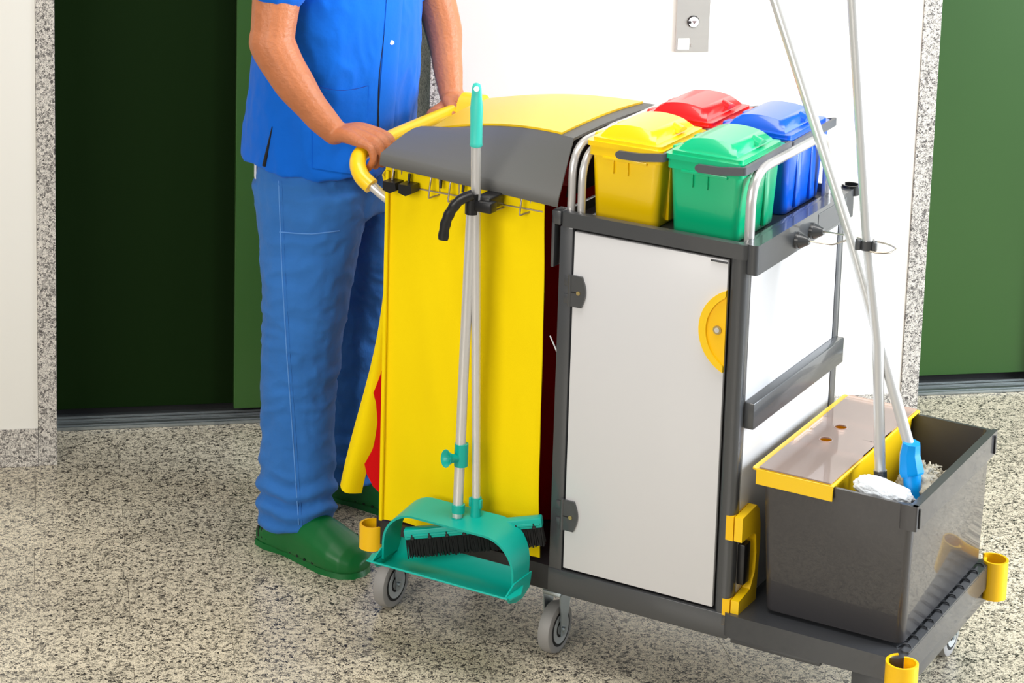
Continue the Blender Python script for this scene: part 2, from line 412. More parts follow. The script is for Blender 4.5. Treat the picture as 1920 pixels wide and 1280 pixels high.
pi = [(x + 0.0045, z) if x + 0.0045 < 0.3185 else (0.3185, z) for x, z in pi]
prism(bm, po + pi, 1, -0.009, -0.003); newobj('latch_rim', bm, 'lidyellow', lt, 40)
bm = BM(); cyl(bm, (0.3035, -0.0075, 0.744), (0.3035, -0.002, 0.744), 0.0082, seg=20); lk = newobj('lock', bm, 'brass', lt, 40)
bm = BM(); cyl(bm, (0.3035, -0.0085, 0.744), (0.3035, -0.007, 0.744), 0.0048, seg=16); box(bm, (0.3027, -0.0090, 0.741), (0.3043, -0.0080, 0.747)); newobj('keyway', bm, 'alu', lt, 40)
bm = BM(); box(bm, (0.283, -0.004, 0.871), (0.316, -0.001, 0.8745), 0.0008); newobj('door_stop', bm, 'frame', cart)
# end panel and strap
bm = BM(); box(bm, (0.345, 0.026, 0.20), (0.3525, 0.455, 0.872), 0.001); newobj('end_panel', bm, 'white', cart)
bm = BM(); box(bm, (0.353, 0.020, 0.557), (0.373, 0.462, 0.6085), 0.0025); newobj('end_band', bm, 'frame', cart, 40)
bm = BM(); box(bm, (0.3525, 0.022, 0.250), (0.368, 0.050, 0.330), 0.003); newobj('bucket_catch', bm, 'blackp', cart, 40)
# top tray
bm = BM()
loft(bm, [rring(-0.030, -0.004, 0.356, 0.475, 0.012, 0.8835), rring(-0.030, -0.004, 0.356, 0.475, 0.012, 0.9115), rring(-0.026, 0.0, 0.352, 0.471, 0.010, 0.9125),
          rring(-0.020, 0.010, 0.340, 0.465, 0.010, 0.9125), rring(-0.018, 0.013, 0.337, 0.462, 0.010, 0.8960)])
tray = newobj('top_tray', bm, 'frame', cart, 40)
bm = BM(); prism(bm, rrect(0.350, 0.0, 0.3735, 0.475, 0.009), 2, 0.8570, 0.9130)
newobj('tray_end', bm, 'frame', cart, 40)
bm = BM(); box(bm, (0.372, 0.285, 0.862), (0.3745, 0.43, 0.905), 0.001); newobj('tray_end_inset', bm, 'deck', cart)
bm = BM(); box(bm, (-0.047, -0.004, 0.800), (-0.040, 0.03, 0.905), 0.002); box(bm, (-0.047, -0.004, 0.885), (-0.028, 0.03, 0.912), 0.002); newobj('hook_bracket', bm, 'frame', cart, 40)
# cup ring at the rear corner
bm = BM()
n = 20
rings = []
for k in range(n + 1):
    a = math.radians(-150 + 300 * k / n); c, s = math.cos(a), math.sin(a)
    p = Vector((0.362 + 0.018 * c, 0.478 + 0.018 * s, 0)); q = Vector((0.362 + 0.0145 * c, 0.478 + 0.0145 * s, 0))
    rings.append([p + Vector((0, 0, 0.898)), p + Vector((0, 0, 0.918)), q + Vector((0, 0, 0.918)), q + Vector((0, 0, 0.898))])
loft(bm, rings); newobj('tool_ring', bm, 'blackp', cart, 40)
# tubular rails round the tray
bm = BM(); tube(bm, fillet([(0.336, 0.045, 0.898), (0.336, 0.045, 1.034), (0.336, 0.415, 1.034), (0.336, 0.415, 0.898)], 0.085, 8), 0.0096); newobj('tray_rail', bm, 'alu', cart, 60)
bm = BM(); tube(bm, fillet([(-0.020, 0.022, 0.905), (-0.020, 0.022, 1.036), (-0.020, 0.44, 1.036), (-0.020, 0.44, 0.905)], 0.085, 8), 0.0078); newobj('tray_rail', bm, 'alu', cart, 60)
bm = BM(); tube(bm, fillet([(0.002, 0.022, 0.898), (0.001, 0.022, 1.026), (0.001, 0.44, 1.026), (0.002, 0.44, 0.898)], 0.085, 8), 0.0078); newobj('tray_rail', bm, 'alu', cart, 60)
# bumper shaped like a bracket at the cabinet foot
def bumper_layer(x0, x1, dy=0.0):
    bm = BM()
    o = [(-0.004 + dy, 0.392), (0.062, 0.397), (0.075, 0.385), (0.083, 0.355), (0.086, 0.320), (0.083, 0.275), (0.078, 0.205), (0.070, 0.176), (-0.004 + dy, 0.176), (-0.004 + dy, 0.228), (0.048, 0.235), (0.066, 0.262), (0.070, 0.300), (0.064, 0.338), (0.050, 0.345), (-0.004 + dy, 0.345)]
    prism(bm, o, 0, x0, x1)
    return bm
bmp = newobj('corner_bumper', bumper_layer(0.3385, 0.3535), 'cyellow', cart)
newobj('bumper_cover', bumper_layer(0.3550, 0.3710, 0.002), 'lidyellow', bmp)
# curled rubbing bumpers at the corners
def curl(name, cxy, a0, a1, z0, z1, r=0.024, m='cyellow'):
    bm = BM(); rings = []
    for k in range(25):
        t_ = k / 24; a = math.radians(a0 + (a1 - a0) * t_); rr = r * (1 - 0.42 * max(0, t_ - 0.45) / 0.55)
        c, s = math.cos(a), math.sin(a)
        p = Vector((cxy[0] + rr * c, cxy[1] + rr * s, 0)); q = Vector((cxy[0] + (rr - 0.0045) * c, cxy[1] + (rr - 0.0045) * s, 0))
        rings.append([p + Vector((0, 0, z0)), p + Vector((0, 0, z1)), q + Vector((0, 0, z1)), q + Vector((0, 0, z0))])
    loft(bm, rings); return newobj(name, bm, m, cart, 40)
curl('corner_roller', (0.700, 0.482), 150, -185, 0.134, 0.212, 0.030)
curl('corner_roller', (0.700, -0.014), 130, 470, 0.110, 0.205, 0.033)
curl('corner_roller', (-0.436, 0.008), 75, 390, 0.136, 0.186, 0.030)
curl('corner_roller', (-0.440, 0.475), -75, -390, 0.136, 0.186, 0.026)
# casters: wheels roll along y
def caster(x, y):
    bm = BM()
    box(bm, (x - 0.030, y - 0.032, 0.139), (x + 0.030, y + 0.036, 0.150), 0.002)
    f = newobj('caster', bm, 'zinc', cart, 40)
    bm = BM()
    for s in (-1, 1):
        yz = [(y - 0.020, 0.132), (y + 0.026, 0.132), (y + 0.020, 0.088), (y + 0.006, 0.038), (y - 0.008, 0.038), (y - 0.014, 0.088)]
        prism(bm, yz, 0, x + s * 0.0185 - 0.0013, x + s * 0.0185 + 0.0013)
    box(bm, (x - 0.0198, y - 0.022, 0.124), (x + 0.0198, y + 0.027, 0.133), 0.002)
    cyl(bm, (x, y, 0.13), (x, y, 0.142), 0.018, seg=18)
    cyl(bm, (x - 0.024, y - 0.001, 0.0515), (x + 0.024, y - 0.001, 0.0515), 0.005, seg=12)
    newobj('fork', bm, 'zinc', f, 40)
    def lathe_x(prof, name, m):
        bm = BM(); n = 40
        rings = [[Vector((x + a, y - 0.001 + r * math.cos(2 * math.pi * k / n), 0.0515 + r * math.sin(2 * math.pi * k / n))) for k in range(n)] for a, r in prof]
        loft(bm, rings); return newobj(name, bm, m, f, 40)
    lathe_x([(-0.0135, 0.035), (-0.0145, 0.042), (-0.012, 0.0490), (-0.005, 0.0515), (0.005, 0.0515), (0.012, 0.0490), (0.0145, 0.042), (0.0135, 0.035)], 'tyre', 'rubber')
    lathe_x([(-0.0138, 0.029), (-0.0140, 0.0365), (0.0140, 0.0365), (0.0138, 0.029)], 'rim_ring', 'black')
    lathe_x([(-0.0150, 0.006), (-0.0135, 0.014), (-0.0148, 0.0305), (0.0148, 0.0305), (0.0135, 0.014), (0.0150, 0.006)], 'wheel_hub', 'hub')
for p in ((-0.416, 0.045), (-0.038, 0.050), (0.620, 0.075), (0.622, 0.460), (-0.405, 0.43)): caster(*p)
# bag section: uprights, top frame, handle
bm = BM()
tube(bm, fillet([(-0.405, 0.10, 0.195), (-0.405, 0.03, 0.905), (-0.12, 0.03, 0.905), (-0.12, 0.10, 0.195)], 0.03), 0.008)
tube(bm, fillet([(-0.405, 0.45, 0.195), (-0.405, 0.45, 0.905), (-0.14, 0.45, 0.905), (-0.14, 0.45, 0.195)], 0.03), 0.008)
newobj('bag_frame', bm, 'alu', cart, 60)
bm = BM(); tube(bm, smooth_path([(-0.462, 0.013, 0.889), (-0.442, 0.016, 0.8745), (-0.415, 0.024, 0.856), (-0.39, 0.032, 0.84)], 5), 0.0100); newobj('handle_tube', bm, 'alu', cart, 60)
hp = smooth_path([(-0.458, 0.008, 0.888), (-0.482, 0.010, 0.903), (-0.500, 0.022, 0.922), (-0.509, 0.048, 0.937), (-0.510, 0.11, 0.943), (-0.510, 0.20, 0.947), (-0.508, 0.30, 0.950), (-0.502, 0.38, 0.954), (-0.485, 0.43, 0.958), (-0.455, 0.452, 0.955), (-0.42, 0.455, 0.945)], 6)
bm = BM(); tube(bm, hp, 0.0165, 20); newobj('push_handle', bm, 'lidyellow', cart, 60)
# hooks hanging below the lid
bm = BM(); cyl(bm, (-0.405, 0.004, 0.902), (-0.07, 0.004, 0.902), 0.0018, seg=8); newobj('hook_rail', bm, 'wire', cart)
for x in (-0.398, -0.312, -0.268, -0.165, -0.110):
    bm = BM(); y0 = -0.004
    tube(bm, fillet([(x, y0, 0.950), (x, y0 - 0.012, 0.893), (x + 0.012, y0 + 0.012, 0.897), (x + 0.012, y0 + 0.006, 0.950)], 0.003, 3), 0.0019, 8); hk = newobj('wire_hook', bm, 'wire', cart, 60)
for x in (-0.398, -0.362, -0.290, -0.240):
    bm = BM(); cyl(bm, (x, -0.008, 0.915), (x, -0.006, 0.932), 0.0030, seg=8); newobj('hook_tip', bm, 'blackp', cart)
bm = BM()
for x in (-0.402, -0.366):
    prism(bm, [(x - 0.006, 0.915), (x + 0.022, 0.915), (x + 0.024, 0.900), (x + 0.010, 0.893), (x - 0.006, 0.897)], 1, -0.030, 0.0)
newobj('pole_clip', bm, 'blackp', cart)
# domed grey cover with its yellow panel: sections across the length
def lerp(a, b, t): return a + (b - a) * t
def prof(t):       # t 0 = handle end, 1 = cabinet end
    x = lerp(-0.424, -0.028, t)
    zc = 0.972 + 0.073 * (1 - (1 - t) ** 1.9)            # crown height
    yf = lerp(0.165, 0.038, t ** 1.0)                     # where the front flap folds
    return x, zc, yf
NS = 24
YB = 0.405
def ztop(t, k):
    x, zc, yf = prof(t)
    return lerp(zc, lerp(0.990, 1.036, t) + 0.014 * math.sin(math.pi * t), k) + 0.006 * math.sin(math.pi * k)
top, flap = [], []
for i in range(NS + 1):
    t_ = i / NS; x, zc, yf = prof(t_)
    top.append([Vector((x, lerp(yf, YB, k / 8), ztop(t_, k / 8))) for k in range(9)])
    zb = lerp(0.966, 0.947, t_); yb = -0.012
    row = [Vector((x, yf, zc))]
    for k in range(1, 7):
        u_ = k / 6; row.append(Vector((x - 0.0 * u_, lerp(yf, yb, u_), lerp(zc, zb, u_) + lerp(0.020, 0.004, min(1, t_ * 2.5)) * math.sin(math.pi * u_ ** 0.6))))
    row += [Vector((x, yb - 0.003, zb - 0.004)), Vector((x - 0.002, yb - 0.003, zb - 0.022))]
    flap.append(row)
bm = BM(); sheet(bm, top, 0.005, (0, 0, 1)); lid = newobj('lid', bm, 'lidgrey', cart, 40)
bm = BM(); sheet(bm, flap, 0.004, (0, -0.4, 0.9)); newobj('front_flap', bm, 'lidgrey', cart, 50)
yp = []
for i in range(NS + 1):
    t_ = lerp(0.012, 0.92, i / NS); x, zc, yf = prof(t_)
    ya = yf + 0.001; yb2 = YB - 0.010
    yp.append([Vector((x, lerp(ya, yb2, k / 8), ztop(t_, (lerp(ya, yb2, k / 8) - yf) / (YB - yf)) + 0.0045)) for k in range(9)])
bm = BM(); sheet(bm, yp, 0.0042, (0, 0, 1)); newobj('lid_panel', bm, 'lidyellow', cart, 50)
bm = BM(); loft(bm, [[Vector((-0.032, 0.03, 0.93)), Vector((-0.032, 0.400, 0.93)), Vector((-0.032, 0.400, 1.028)), Vector((-0.032, 0.048, 1.036))],
                     [Vector((-0.036, 0.03, 0.93)), Vector((-0.036, 0.400, 0.93)), Vector((-0.036, 0.400, 1.028)), Vector((-0.036, 0.048, 1.036))]]); newobj('lid_end', bm, 'blackp', cart)
bm = BM(); box(bm, (-0.424, 0.396, 0.90), (-0.03, 0.402, 0.980)); newobj('lid_back', bm, 'lidgrey', cart)
bm = BM()
prism(bm, [(0.375, 0.955)] + [(0.412 + 0.030 * math.cos(a), 0.968 + 0.028 * math.sin(a)) for a in [math.radians(170 - 160 * k / 10) for k in range(11)]] + [(0.45, 0.955)], 0, -0.488, -0.44)
newobj('lid_hinge_cover', bm, 'lidyellow', cart, 50)
# mop holder on the tray end
def cone(y, z):
    bm = BM(); cyl(bm, (0.372, y, z), (0.380, y, z), 0.0165, 0.0155, 20); cyl(bm, (0.380, y, z), (0.398, y, z + 0.002), 0.0150, 0.0065, 20); newobj('holder_cone', bm, 'frame', cart, 50)
cone(0.185, 0.879); cone(0.255, 0.880)
bm = BM()
tube(bm, smooth_path([(0.396, 0.186, 0.881), (0.425, 0.190, 0.880), (0.442, 0.196, 0.880), (0.454, 0.214, 0.884), (0.470, 0.222, 0.887), (0.505, 0.226, 0.886)], 5), 0.0017, 8)
tube(bm, smooth_path([(0.396, 0.256, 0.882), (0.43, 0.252, 0.884), (0.48, 0.240, 0.886), (0.525, 0.238, 0.886), (0.552, 0.222, 0.886), (0.556, 0.204, 0.885), (0.545, 0.186, 0.884), (0.520, 0.180, 0.884), (0.500, 0.190, 0.885)], 5), 0.0017, 8)
newobj('wire_loop', bm, 'wire', cart, 60)

# ------------------------------------------------------------------ bags
def vn(p, s, seed=0.0): return noise.noise(Vector((p[0] * s + seed, p[1] * s, p[2] * s)))
yb = thing('yellow_waste_bag', 'bright yellow canvas waste bag with open side slit hanging below the grey lid', 'bag', (-0.24, 0.01, 0.205))
g = []
for i in range(41):
    u_ = i / 40; row = []
    for j in range(57):
        v_ = j / 56
        z = lerp(0.203 + 0.006 * u_, 0.935, v_)
        x = lerp(lerp(-0.416, -0.423, v_), lerp(-0.053, -0.068, v_), u_)
        d = 0.014 * noise.noise(Vector((u_ * 3.2 + 4, v_ * 1.7, 0))) + 0.010 * (0.3 - abs(noise.noise(Vector((u_ * 4.5 - v_ * 1.6 + 2, v_ * 1.1, 7))))) + 0.006 * noise.noise(Vector((u_ * 9 + v_ * 3, v_ * 2.5, 3.3)))
        fold = 0.010 * math.exp(-((u_ - 0.62 - 0.25 * (0.6 - v_)) / 0.05) ** 2) * (1 - abs(v_ - 0.4))
        edge = 1 if u_ in (0, 1) else min(1, 8 * u_, 8 * (1 - u_))
        row.append(Vector((x, 0.004 - (d + fold) * edge * min(1, 6 * (1 - v_) + 0.1), z)))
    g.append(row)
bm = BM(); sheet(bm, g, 0.0022, (0, -1, 0)); newobj('front_panel', bm, 'bagyellow', yb, 60)
bm = BM(); box(bm, (-0.417, -0.0065, 0.203), (-0.410, -0.001, 0.93), 0.001); newobj('side_hem', bm, 'bagyellow', yb)
bm = BM()
rows = []
for i in range(25):
    v_ = i / 24; z = lerp(0.70, 0.225, v_)
    xl = lerp(-0.4245, -0.536, v_ ** 1.05) ; wd_ = lerp(0.006, 0.048, min(1, v_ * 1.35)) - 0.012 * max(0, v_ - 0.75) * 4 * 0.3
    y0 = 0.010 + 0.035 * v_ + 0.012 * math.sin(v_ * 5)
    rows.append([Vector((xl + wd_ * k / 6, y0 - 0.022 * v_ * math.sin(math.pi * k / 6) + 0.012 * v_ * k / 6, z + 0.012 * v_ * (1 - k / 6))) for k in range(7)])
sheet(bm, rows, 0.0022); newobj('loose_flap', bm, 'bagyellow', yb, 60)
bm = BM(); sheet(bm, [[Vector((-0.424, 0.006, z)) , Vector((-0.440 - 0.018 * (z - 0.85) / 0.07, 0.04, z)), Vector((-0.452 - 0.035 * (z - 0.85) / 0.07, 0.10, z))] for z in (0.835, 0.86, 0.885, 0.905)], 0.002); newobj('top_fold', bm, 'bagyellow', yb)

rb = thing('red_waste_bag', 'red canvas waste bag bulging behind the yellow bag inside the trolley frame', 'bag', (-0.24, 0.24, 0.2))
bm = BM(); rings = []
for i in range(30):
    v_ = i / 29; z = lerp(0.203, 0.90, v_)
    bul = 0.070 * math.exp(-((z - 0.34) / 0.15) ** 2)
    x0, x1, y0, y1 = -0.418 - bul, -0.052, 0.028, 0.44
    if v_ < 0.08: s_ = (0.08 - v_) / 0.08; x0 += 0.04 * s_; x1 -= 0.02 * s_; y0 += 0.02 * s_; y1 -= 0.02 * s_
    ring = [Vector((a_, b_, z)) for a_, b_ in ((x0, y0), (lerp(x0, -0.09, 0.5), 0.10), (-0.11, 0.20), (-0.055, 0.28), (x1, y1), ((x0 + x1) / 2, y1), (x0 + 0.02, y1), (x0, 0.30), (x0 - 0.004, 0.16))]
    ring2 = []
    for k in range(len(ring)):
        a, b2 = ring[k], ring[(k + 1) % len(ring)]
        for q in range(6):
            p = a.lerp(b2, q / 6); n_ = 0.008 * noise.noise(Vector((p.x * 9, p.y * 9, p.z * 4))); c_ = Vector((-0.24, 0.24, p.z))
            ring2.append(p + (p - c_).normalized() * (n_ - 0.004))
    rings.append(ring2)
loft(bm, rings); newobj('bag_body', bm, 'bagred', rb, 60)
bm = BM(); tube(bm, smooth_path([(-0.055, 0.02, 0.655), (-0.045, 0.018, 0.640), (-0.034, 0.016, 0.622)], 4), 0.0014, 6); newobj('tie_cord', bm, 'undershirt', rb)

# ------------------------------------------------------------------ four lidded bins on the tray
def make_bin(x0, y0, mname, name_label):
    b = thing('lidded_bin', name_label, 'bin', (x0 + 0.075, y0 + 0.10, 0.896), 'small lidded bins on the trolley top tray')
    x1, y1 = x0 + 0.150, y0 + 0.192; zt = 1.050
    bm = BM()
    loft(bm, [rring(x0 + 0.012, y0 + 0.012, x1 - 0.012, y1 - 0.012, 0.014, 0.8965), rring(x0 + 0.009, y0 + 0.009, x1 - 0.009, y1 - 0.009, 0.015, 0.901),
              rring(x0 + 0.003, y0 + 0.003, x1 - 0.003, y1 - 0.003, 0.015, 1.022), rring(x0 - 0.001, y0 - 0.001, x1 + 0.001, y1 + 0.001, 0.010, 1.0225),
              rring(x0 - 0.001, y0 - 0.001, x1 + 0.001, y1 + 0.001, 0.010, 1.040), rring(x0 - 0.0045, y0 - 0.0045, x1 + 0.0045, y1 + 0.0045, 0.009, 1.0405), rring(x0 - 0.0045, y0 - 0.0045, x1 + 0.0045, y1 + 0.0045, 0.009, zt)])
    for xx in (x0 + 0.052, x0 + 0.082):
        box(bm, (xx - 0.0012, y0 - 0.0012, 0.992), (xx + 0.0012, y0 + 0.008, 1.024), 0.0005)
        box(bm, (xx - 0.0012, y1 - 0.008, 0.992), (xx + 0.0012, y1 + 0.0012, 1.024), 0.0005)
    for yy in (y0 + 0.06, y0 + 0.13):
        box(bm, (x1 - 0.010, yy - 0.012, 0.905), (x1 - 0.0025, yy + 0.012, 1.02), 0.002)
    box(bm, (x0 + 0.030, y0 - 0.0035, 1.018), (x0 + 0.122, y0 + 0.004, 1.024), 0.001)
    newobj('bin_body', bm, mname, b, 40)
    bm = BM()
    loft(bm, [rring(x0 + 0.004, y0 + 0.003, x1 - 0.002, y1 - 0.003, 0.010, zt), rring(x0 + 0.004, y0 + 0.003, x1 - 0.002, y1 - 0.003, 0.010, zt + 0.006),
              rring(x0 + 0.010, y0 + 0.008, x1 - 0.008, y1 - 0.008, 0.010, zt + 0.007)])
    # dome: arched across x
    n = 14; xa, xb, ya, yb_ = x0 + 0.016, x1 - 0.016, y0 + 0.012, y1 - 0.014
    def arch(u_): return 0.015 + 0.010 * math.sin(math.pi * u_) ** 0.6
    rows = []
    for k in range(n + 1):
        u_ = k / n; h = arch(u_); x = lerp(xa, xb, u_)
        rows.append([Vector((x, ya, zt + 0.006)), Vector((lerp(xa, xb, 0.5 + (u_ - 0.5) * 0.95), ya + 0.003, zt + 0.006 + h * 0.35)), Vector((lerp(xa, xb, 0.5 + (u_ - 0.5) * 0.86), ya + 0.018, zt + 0.006 + h)),
                     Vector((lerp(xa, xb, 0.5 + (u_ - 0.5) * 0.86), yb_ - 0.018, zt + 0.006 + h)), Vector((lerp(xa, xb, 0.5 + (u_ - 0.5) * 0.95), yb_ - 0.003, zt + 0.006 + h * 0.35)), Vector((x, yb_, zt + 0.006))])
    loft(bm, rows)
    # thumb lift near the right edge of the lid
    ym = (y0 + y1) / 2 + 0.02
    R_ = [[Vector((x1 - 0.030 + 0.018 * s_, ym + (0.013 + 0.006 * s_) * math.cos(a), zt + 0.012 + (0.016 - 0.007 * s_) * math.sin(a))) for a in [math.pi * k / 8 for k in range(9)]] for s_ in (0, 0.5, 1)]
    loft(bm, R_, True)
    newobj('bin_lid', bm, mname, b, 35)
    for yy in (y0 + 0.05, y1 - 0.05):
        bm = BM(); box(bm, (x0 - 0.008, yy - 0.014, 1.034), (x0 + 0.006, yy + 0.014, 1.056), 0.003); newobj('lid_hinge', bm, mname, b, 40)
    bm = BM()
    P = [(x0 + 0.068, y0 - 0.0095, 1.0335), (x0 + 0.11, y0 - 0.0095, 1.0345), (x1 + 0.0095, y0 - 0.0095, 1.0415), (x1 + 0.0095, y1 + 0.0095, 1.0460), (x0 + 0.11, y1 + 0.0095, 1.0345), (x0 + 0.068, y1 + 0.0095, 1.0335)]
    Pf = fillet(P, 0.004, 3); rings = []
    for i, p in enumerate(Pf):
        fr = frames(Pf)[i]; side = fr[0]; side.z = 0; side.normalize()
        rings.append([p + side * 0.003 + Vector((0, 0, 0.0075)), p - side * 0.0035 + Vector((0, 0, 0.0075)), p - side * 0.0035 - Vector((0, 0, 0.0075)), p + side * 0.0035 - Vector((0, 0, 0.0075))])
    loft(bm, rings)
    for yy, s_ in ((y0, -1), (y1, 1)):
        cyl(bm, (x0 + 0.068, yy, 1.0335), (x0 + 0.068, yy + s_ * 0.0125, 1.0335), 0.0068, seg=14)
    newobj('carrying_bail', bm, 'bail', b, 40)
    return b
make_bin(0.009, 0.030, 'binyellow', 'yellow lidded bin at the front of the tray beside the rail')
make_bin(0.172, 0.030, 'bingreen', 'green lidded bin at the front corner of the trolley tray')
make_bin(0.009, 0.252, 'binred', 'red lidded bin standing behind the yellow bin')
make_bin(0.172, 0.252, 'binblue', 'blue lidded bin standing behind the green bin')

# ------------------------------------------------------------------ bucket with divider insert
bk = thing('mop_bucket', 'large dark grey rectangular mop bucket on the trolley platform', 'bucket', (0.54, 0.25, 0.206))
bm = BM()
rings = [rring(0.410, 0.036, 0.676, 0.464, 0.014, 0.2095), rring(0.407, 0.033, 0.679, 0.467, 0.016, 0.214), rring(0.392, 0.034, 0.683, 0.470, 0.014, 0.440), rring(0.386, 0.030, 0.688, 0.473, 0.012, 0.475), rring(0.386, 0.030, 0.688, 0.473, 0.012, 0.479),
         rring(0.393, 0.037, 0.677, 0.466, 0.010, 0.479), rring(0.399, 0.040, 0.674, 0.463, 0.012, 0.440), rring(0.413, 0.042, 0.670, 0.458, 0.014, 0.220)]
loft(bm, rings); newobj('bucket_body', bm, 'bucket', bk, 40)
bm = BM(); prism(bm, rrect(0.683, 0.027, 0.6935, 0.476, 0.004), 2, 0.4330, 0.480); newobj('rim_skirt', bm, 'bucket', bk, 40)
bm = BM(); prism(bm, rrect(0.660, 0.0265, 0.6935, 0.036, 0.004), 2, 0.4330, 0.480); newobj('rim_skirt', bm, 'bucket', bk, 40)
for y in (0.034, 0.455):
    bm = BM(); box(bm, (0.6935, y, 0.437), (0.6965, y + 0.005, 0.474), 0.001); newobj('rim_lug', bm, 'blackp', bk)
ins = thing('divider_insert', 'yellow bucket insert under a clear plastic cover with two finger holes', 'bucket insert', (0.45, 0.25, 0.26))
bm = BM()
loft(bm, [rring(0.415, 0.046, 0.518, 0.455, 0.008, 0.262), rring(0.3975, 0.0415, 0.526, 0.460, 0.008, 0.4805), rring(0.373, 0.024, 0.533, 0.478, 0.005, 0.481), rring(0.373, 0.024, 0.533, 0.478, 0.005, 0.4845),
          rring(0.393, 0.032, 0.528, 0.472, 0.006, 0.4845), rring(0.402, 0.045, 0.523, 0.457, 0.008, 0.478), rring(0.418, 0.050, 0.515, 0.452, 0.008, 0.268)])
newobj('insert_body', bm, 'lidyellow', ins, 40)
bm = BM(); box(bm, (0.382, 0.0225, 0.4545), (0.533, 0.0265, 0.4845), 0.001); newobj('hanging_lip', bm, 'lidyellow', ins)
bm = BM(); box(bm, (0.382, 0.4755, 0.4545), (0.533, 0.4795, 0.4845), 0.001); newobj('hanging_lip', bm, 'lidyellow', ins)
bm = BM(); box(bm, (0.412, 0.256, 0.30), (0.520, 0.260, 0.44), 0.001)
newobj('inner_divider', bm, 'lidyellow', ins)
# clear cover with two holes (mesh cut out round each hole)
bm = BM()
cv = [(0.438, 0.222, 0.0125), (0.438, 0.298, 0.0125)]
x0, x1, y0, y1 = 0.386, 0.5275, 0.027, 0.474
def plate_with_holes(bm, z0, z1):
    ys = [y0, 0.185, 0.260, 0.335, y1]
    for (ya, yb2) in ((y0, 0.185), (0.335, y1)):
        pts = [(x0, ya), (x1, ya), (x1, yb2), (x0, yb2)]
        prism(bm, pts, 2, z0, z1)
    for (hx, hy, hr), (ya, yb2) in zip(cv, ((0.185, 0.260), (0.260, 0.335))):
        n = 32; outer = []; inner = []
        for k in range(n):
            a = 2 * math.pi * k / n; c, s = math.cos(a), math.sin(a)
            tx = ((x1 - hx) if c > 0 else (hx - x0)) / max(abs(c), 1e-6); ty = ((yb2 - hy) if s > 0 else (hy - ya)) / max(abs(s), 1e-6)
            q = min(tx, ty); outer.append((hx + q * c, hy + q * s)); inner.append((hx + hr * c, hy + hr * s))
        O = [[bm.verts.new((x, y, z)) for x, y in outer] for z in (z0, z1)]; I = [[bm.verts.new((x, y, z)) for x, y in inner] for z in (z0, z1)]
        for k in range(n):
            k2 = (k + 1) % n
            bm.faces.new((O[1][k], O[1][k2], I[1][k2], I[1][k])); bm.faces.new((O[0][k2], O[0][k], I[0][k], I[0][k2])); bm.faces.new((I[0][k], I[1][k], I[1][k2], I[0][k2]))
plate_with_holes(bm, 0.4850, 0.4875)
cover = newobj('clear_cover', bm, 'clear', ins)
for hx, hy, hr in cv:
    bm = BM(); n = 28
    rings = [[Vector((hx + (hr + 0.0012 * math.cos(b_)) * math.cos(a), hy + (hr + 0.0012 * math.cos(b_)) * math.sin(a), 0.4878 + 0.0008 * math.sin(b_))) for b_ in [2 * math.pi * q / 6 for q in range(6)]] for a in [2 * math.pi * k / n for k in range(n + 1)]]
    loft(bm, rings, cap=False); newobj('hole_edge', bm, 'clear', cover)

# ------------------------------------------------------------------ mops
mp = thing('flat_mop', 'flat mop on a white pole held in the wire loop with a grey socket', 'mop', (0.57, 0.15, 0.38))
bm = BM(); tube(bm, [(0.573, 0.158, 0.465), (0.546, 0.178, 0.715), (0.5105, 0.190, 0.893), (0.452, 0.196, 1.345), (0.43, 0.198, 1.52)], 0.0102, 16); newobj('mop_pole', bm, 'pole', mp, 60)
bm = BM(); cyl(bm, (0.579, 0.155, 0.418), (0.5725, 0.158, 0.478), 0.0130, seg=8); box(bm, (0.562, 0.140, 0.425), (0.590, 0.150, 0.472), 0.003); sk = newobj('pole_socket', bm, 'frame', mp, 30)
bm = BM(); cyl(bm, (0.566, 0.1365, 0.465), (0.566, 0.141, 0.465), 0.004, seg=12); newobj('screw', bm, 'brass', sk)
def blob(name, m, parent, c, rx, ry, rz, rot, amp, fr, seed):
    bm = BM(); bmesh.ops.create_icosphere(bm, subdivisions=5, radius=1)
    for v in bm.verts:
        d = v.co.normalized(); q = 1 + amp * noise.noise(d * fr + Vector((seed, 0, 0))) + amp * 0.5 * noise.noise(d * fr * 2.7 + Vector((seed, 5, 0)))
        sx = math.copysign(abs(d.x) ** 0.7, d.x)
        v.co = rot @ Vector((sx * rx * q, d.y * ry * q, d.z * rz * q)) + Vector(c)
    return newobj(name, bm, m, parent, 180)
rt = Matrix.Rotation(math.radians(12), 3, 'Z') @ Matrix.Rotation(math.radians(12), 3, 'Y')
blob('mop_pad', 'mopwhite', mp, (0.603, 0.100, 0.463), 0.054, 0.034, 0.020, rt, 0.14, 2.6, 3)
bm = BM(); cyl(bm, (0.5105, 0.1895, 0.884), (0.5095, 0.1895, 0.902), 0.0135, seg=18); box(bm, (0.492, 0.172, 0.884), (0.502, 0.180, 0.906), 0.002); box(bm, (0.523, 0.180, 0.884), (0.530, 0.190, 0.904), 0.002); newobj('spring_clip', bm, 'frame', mp, 40)

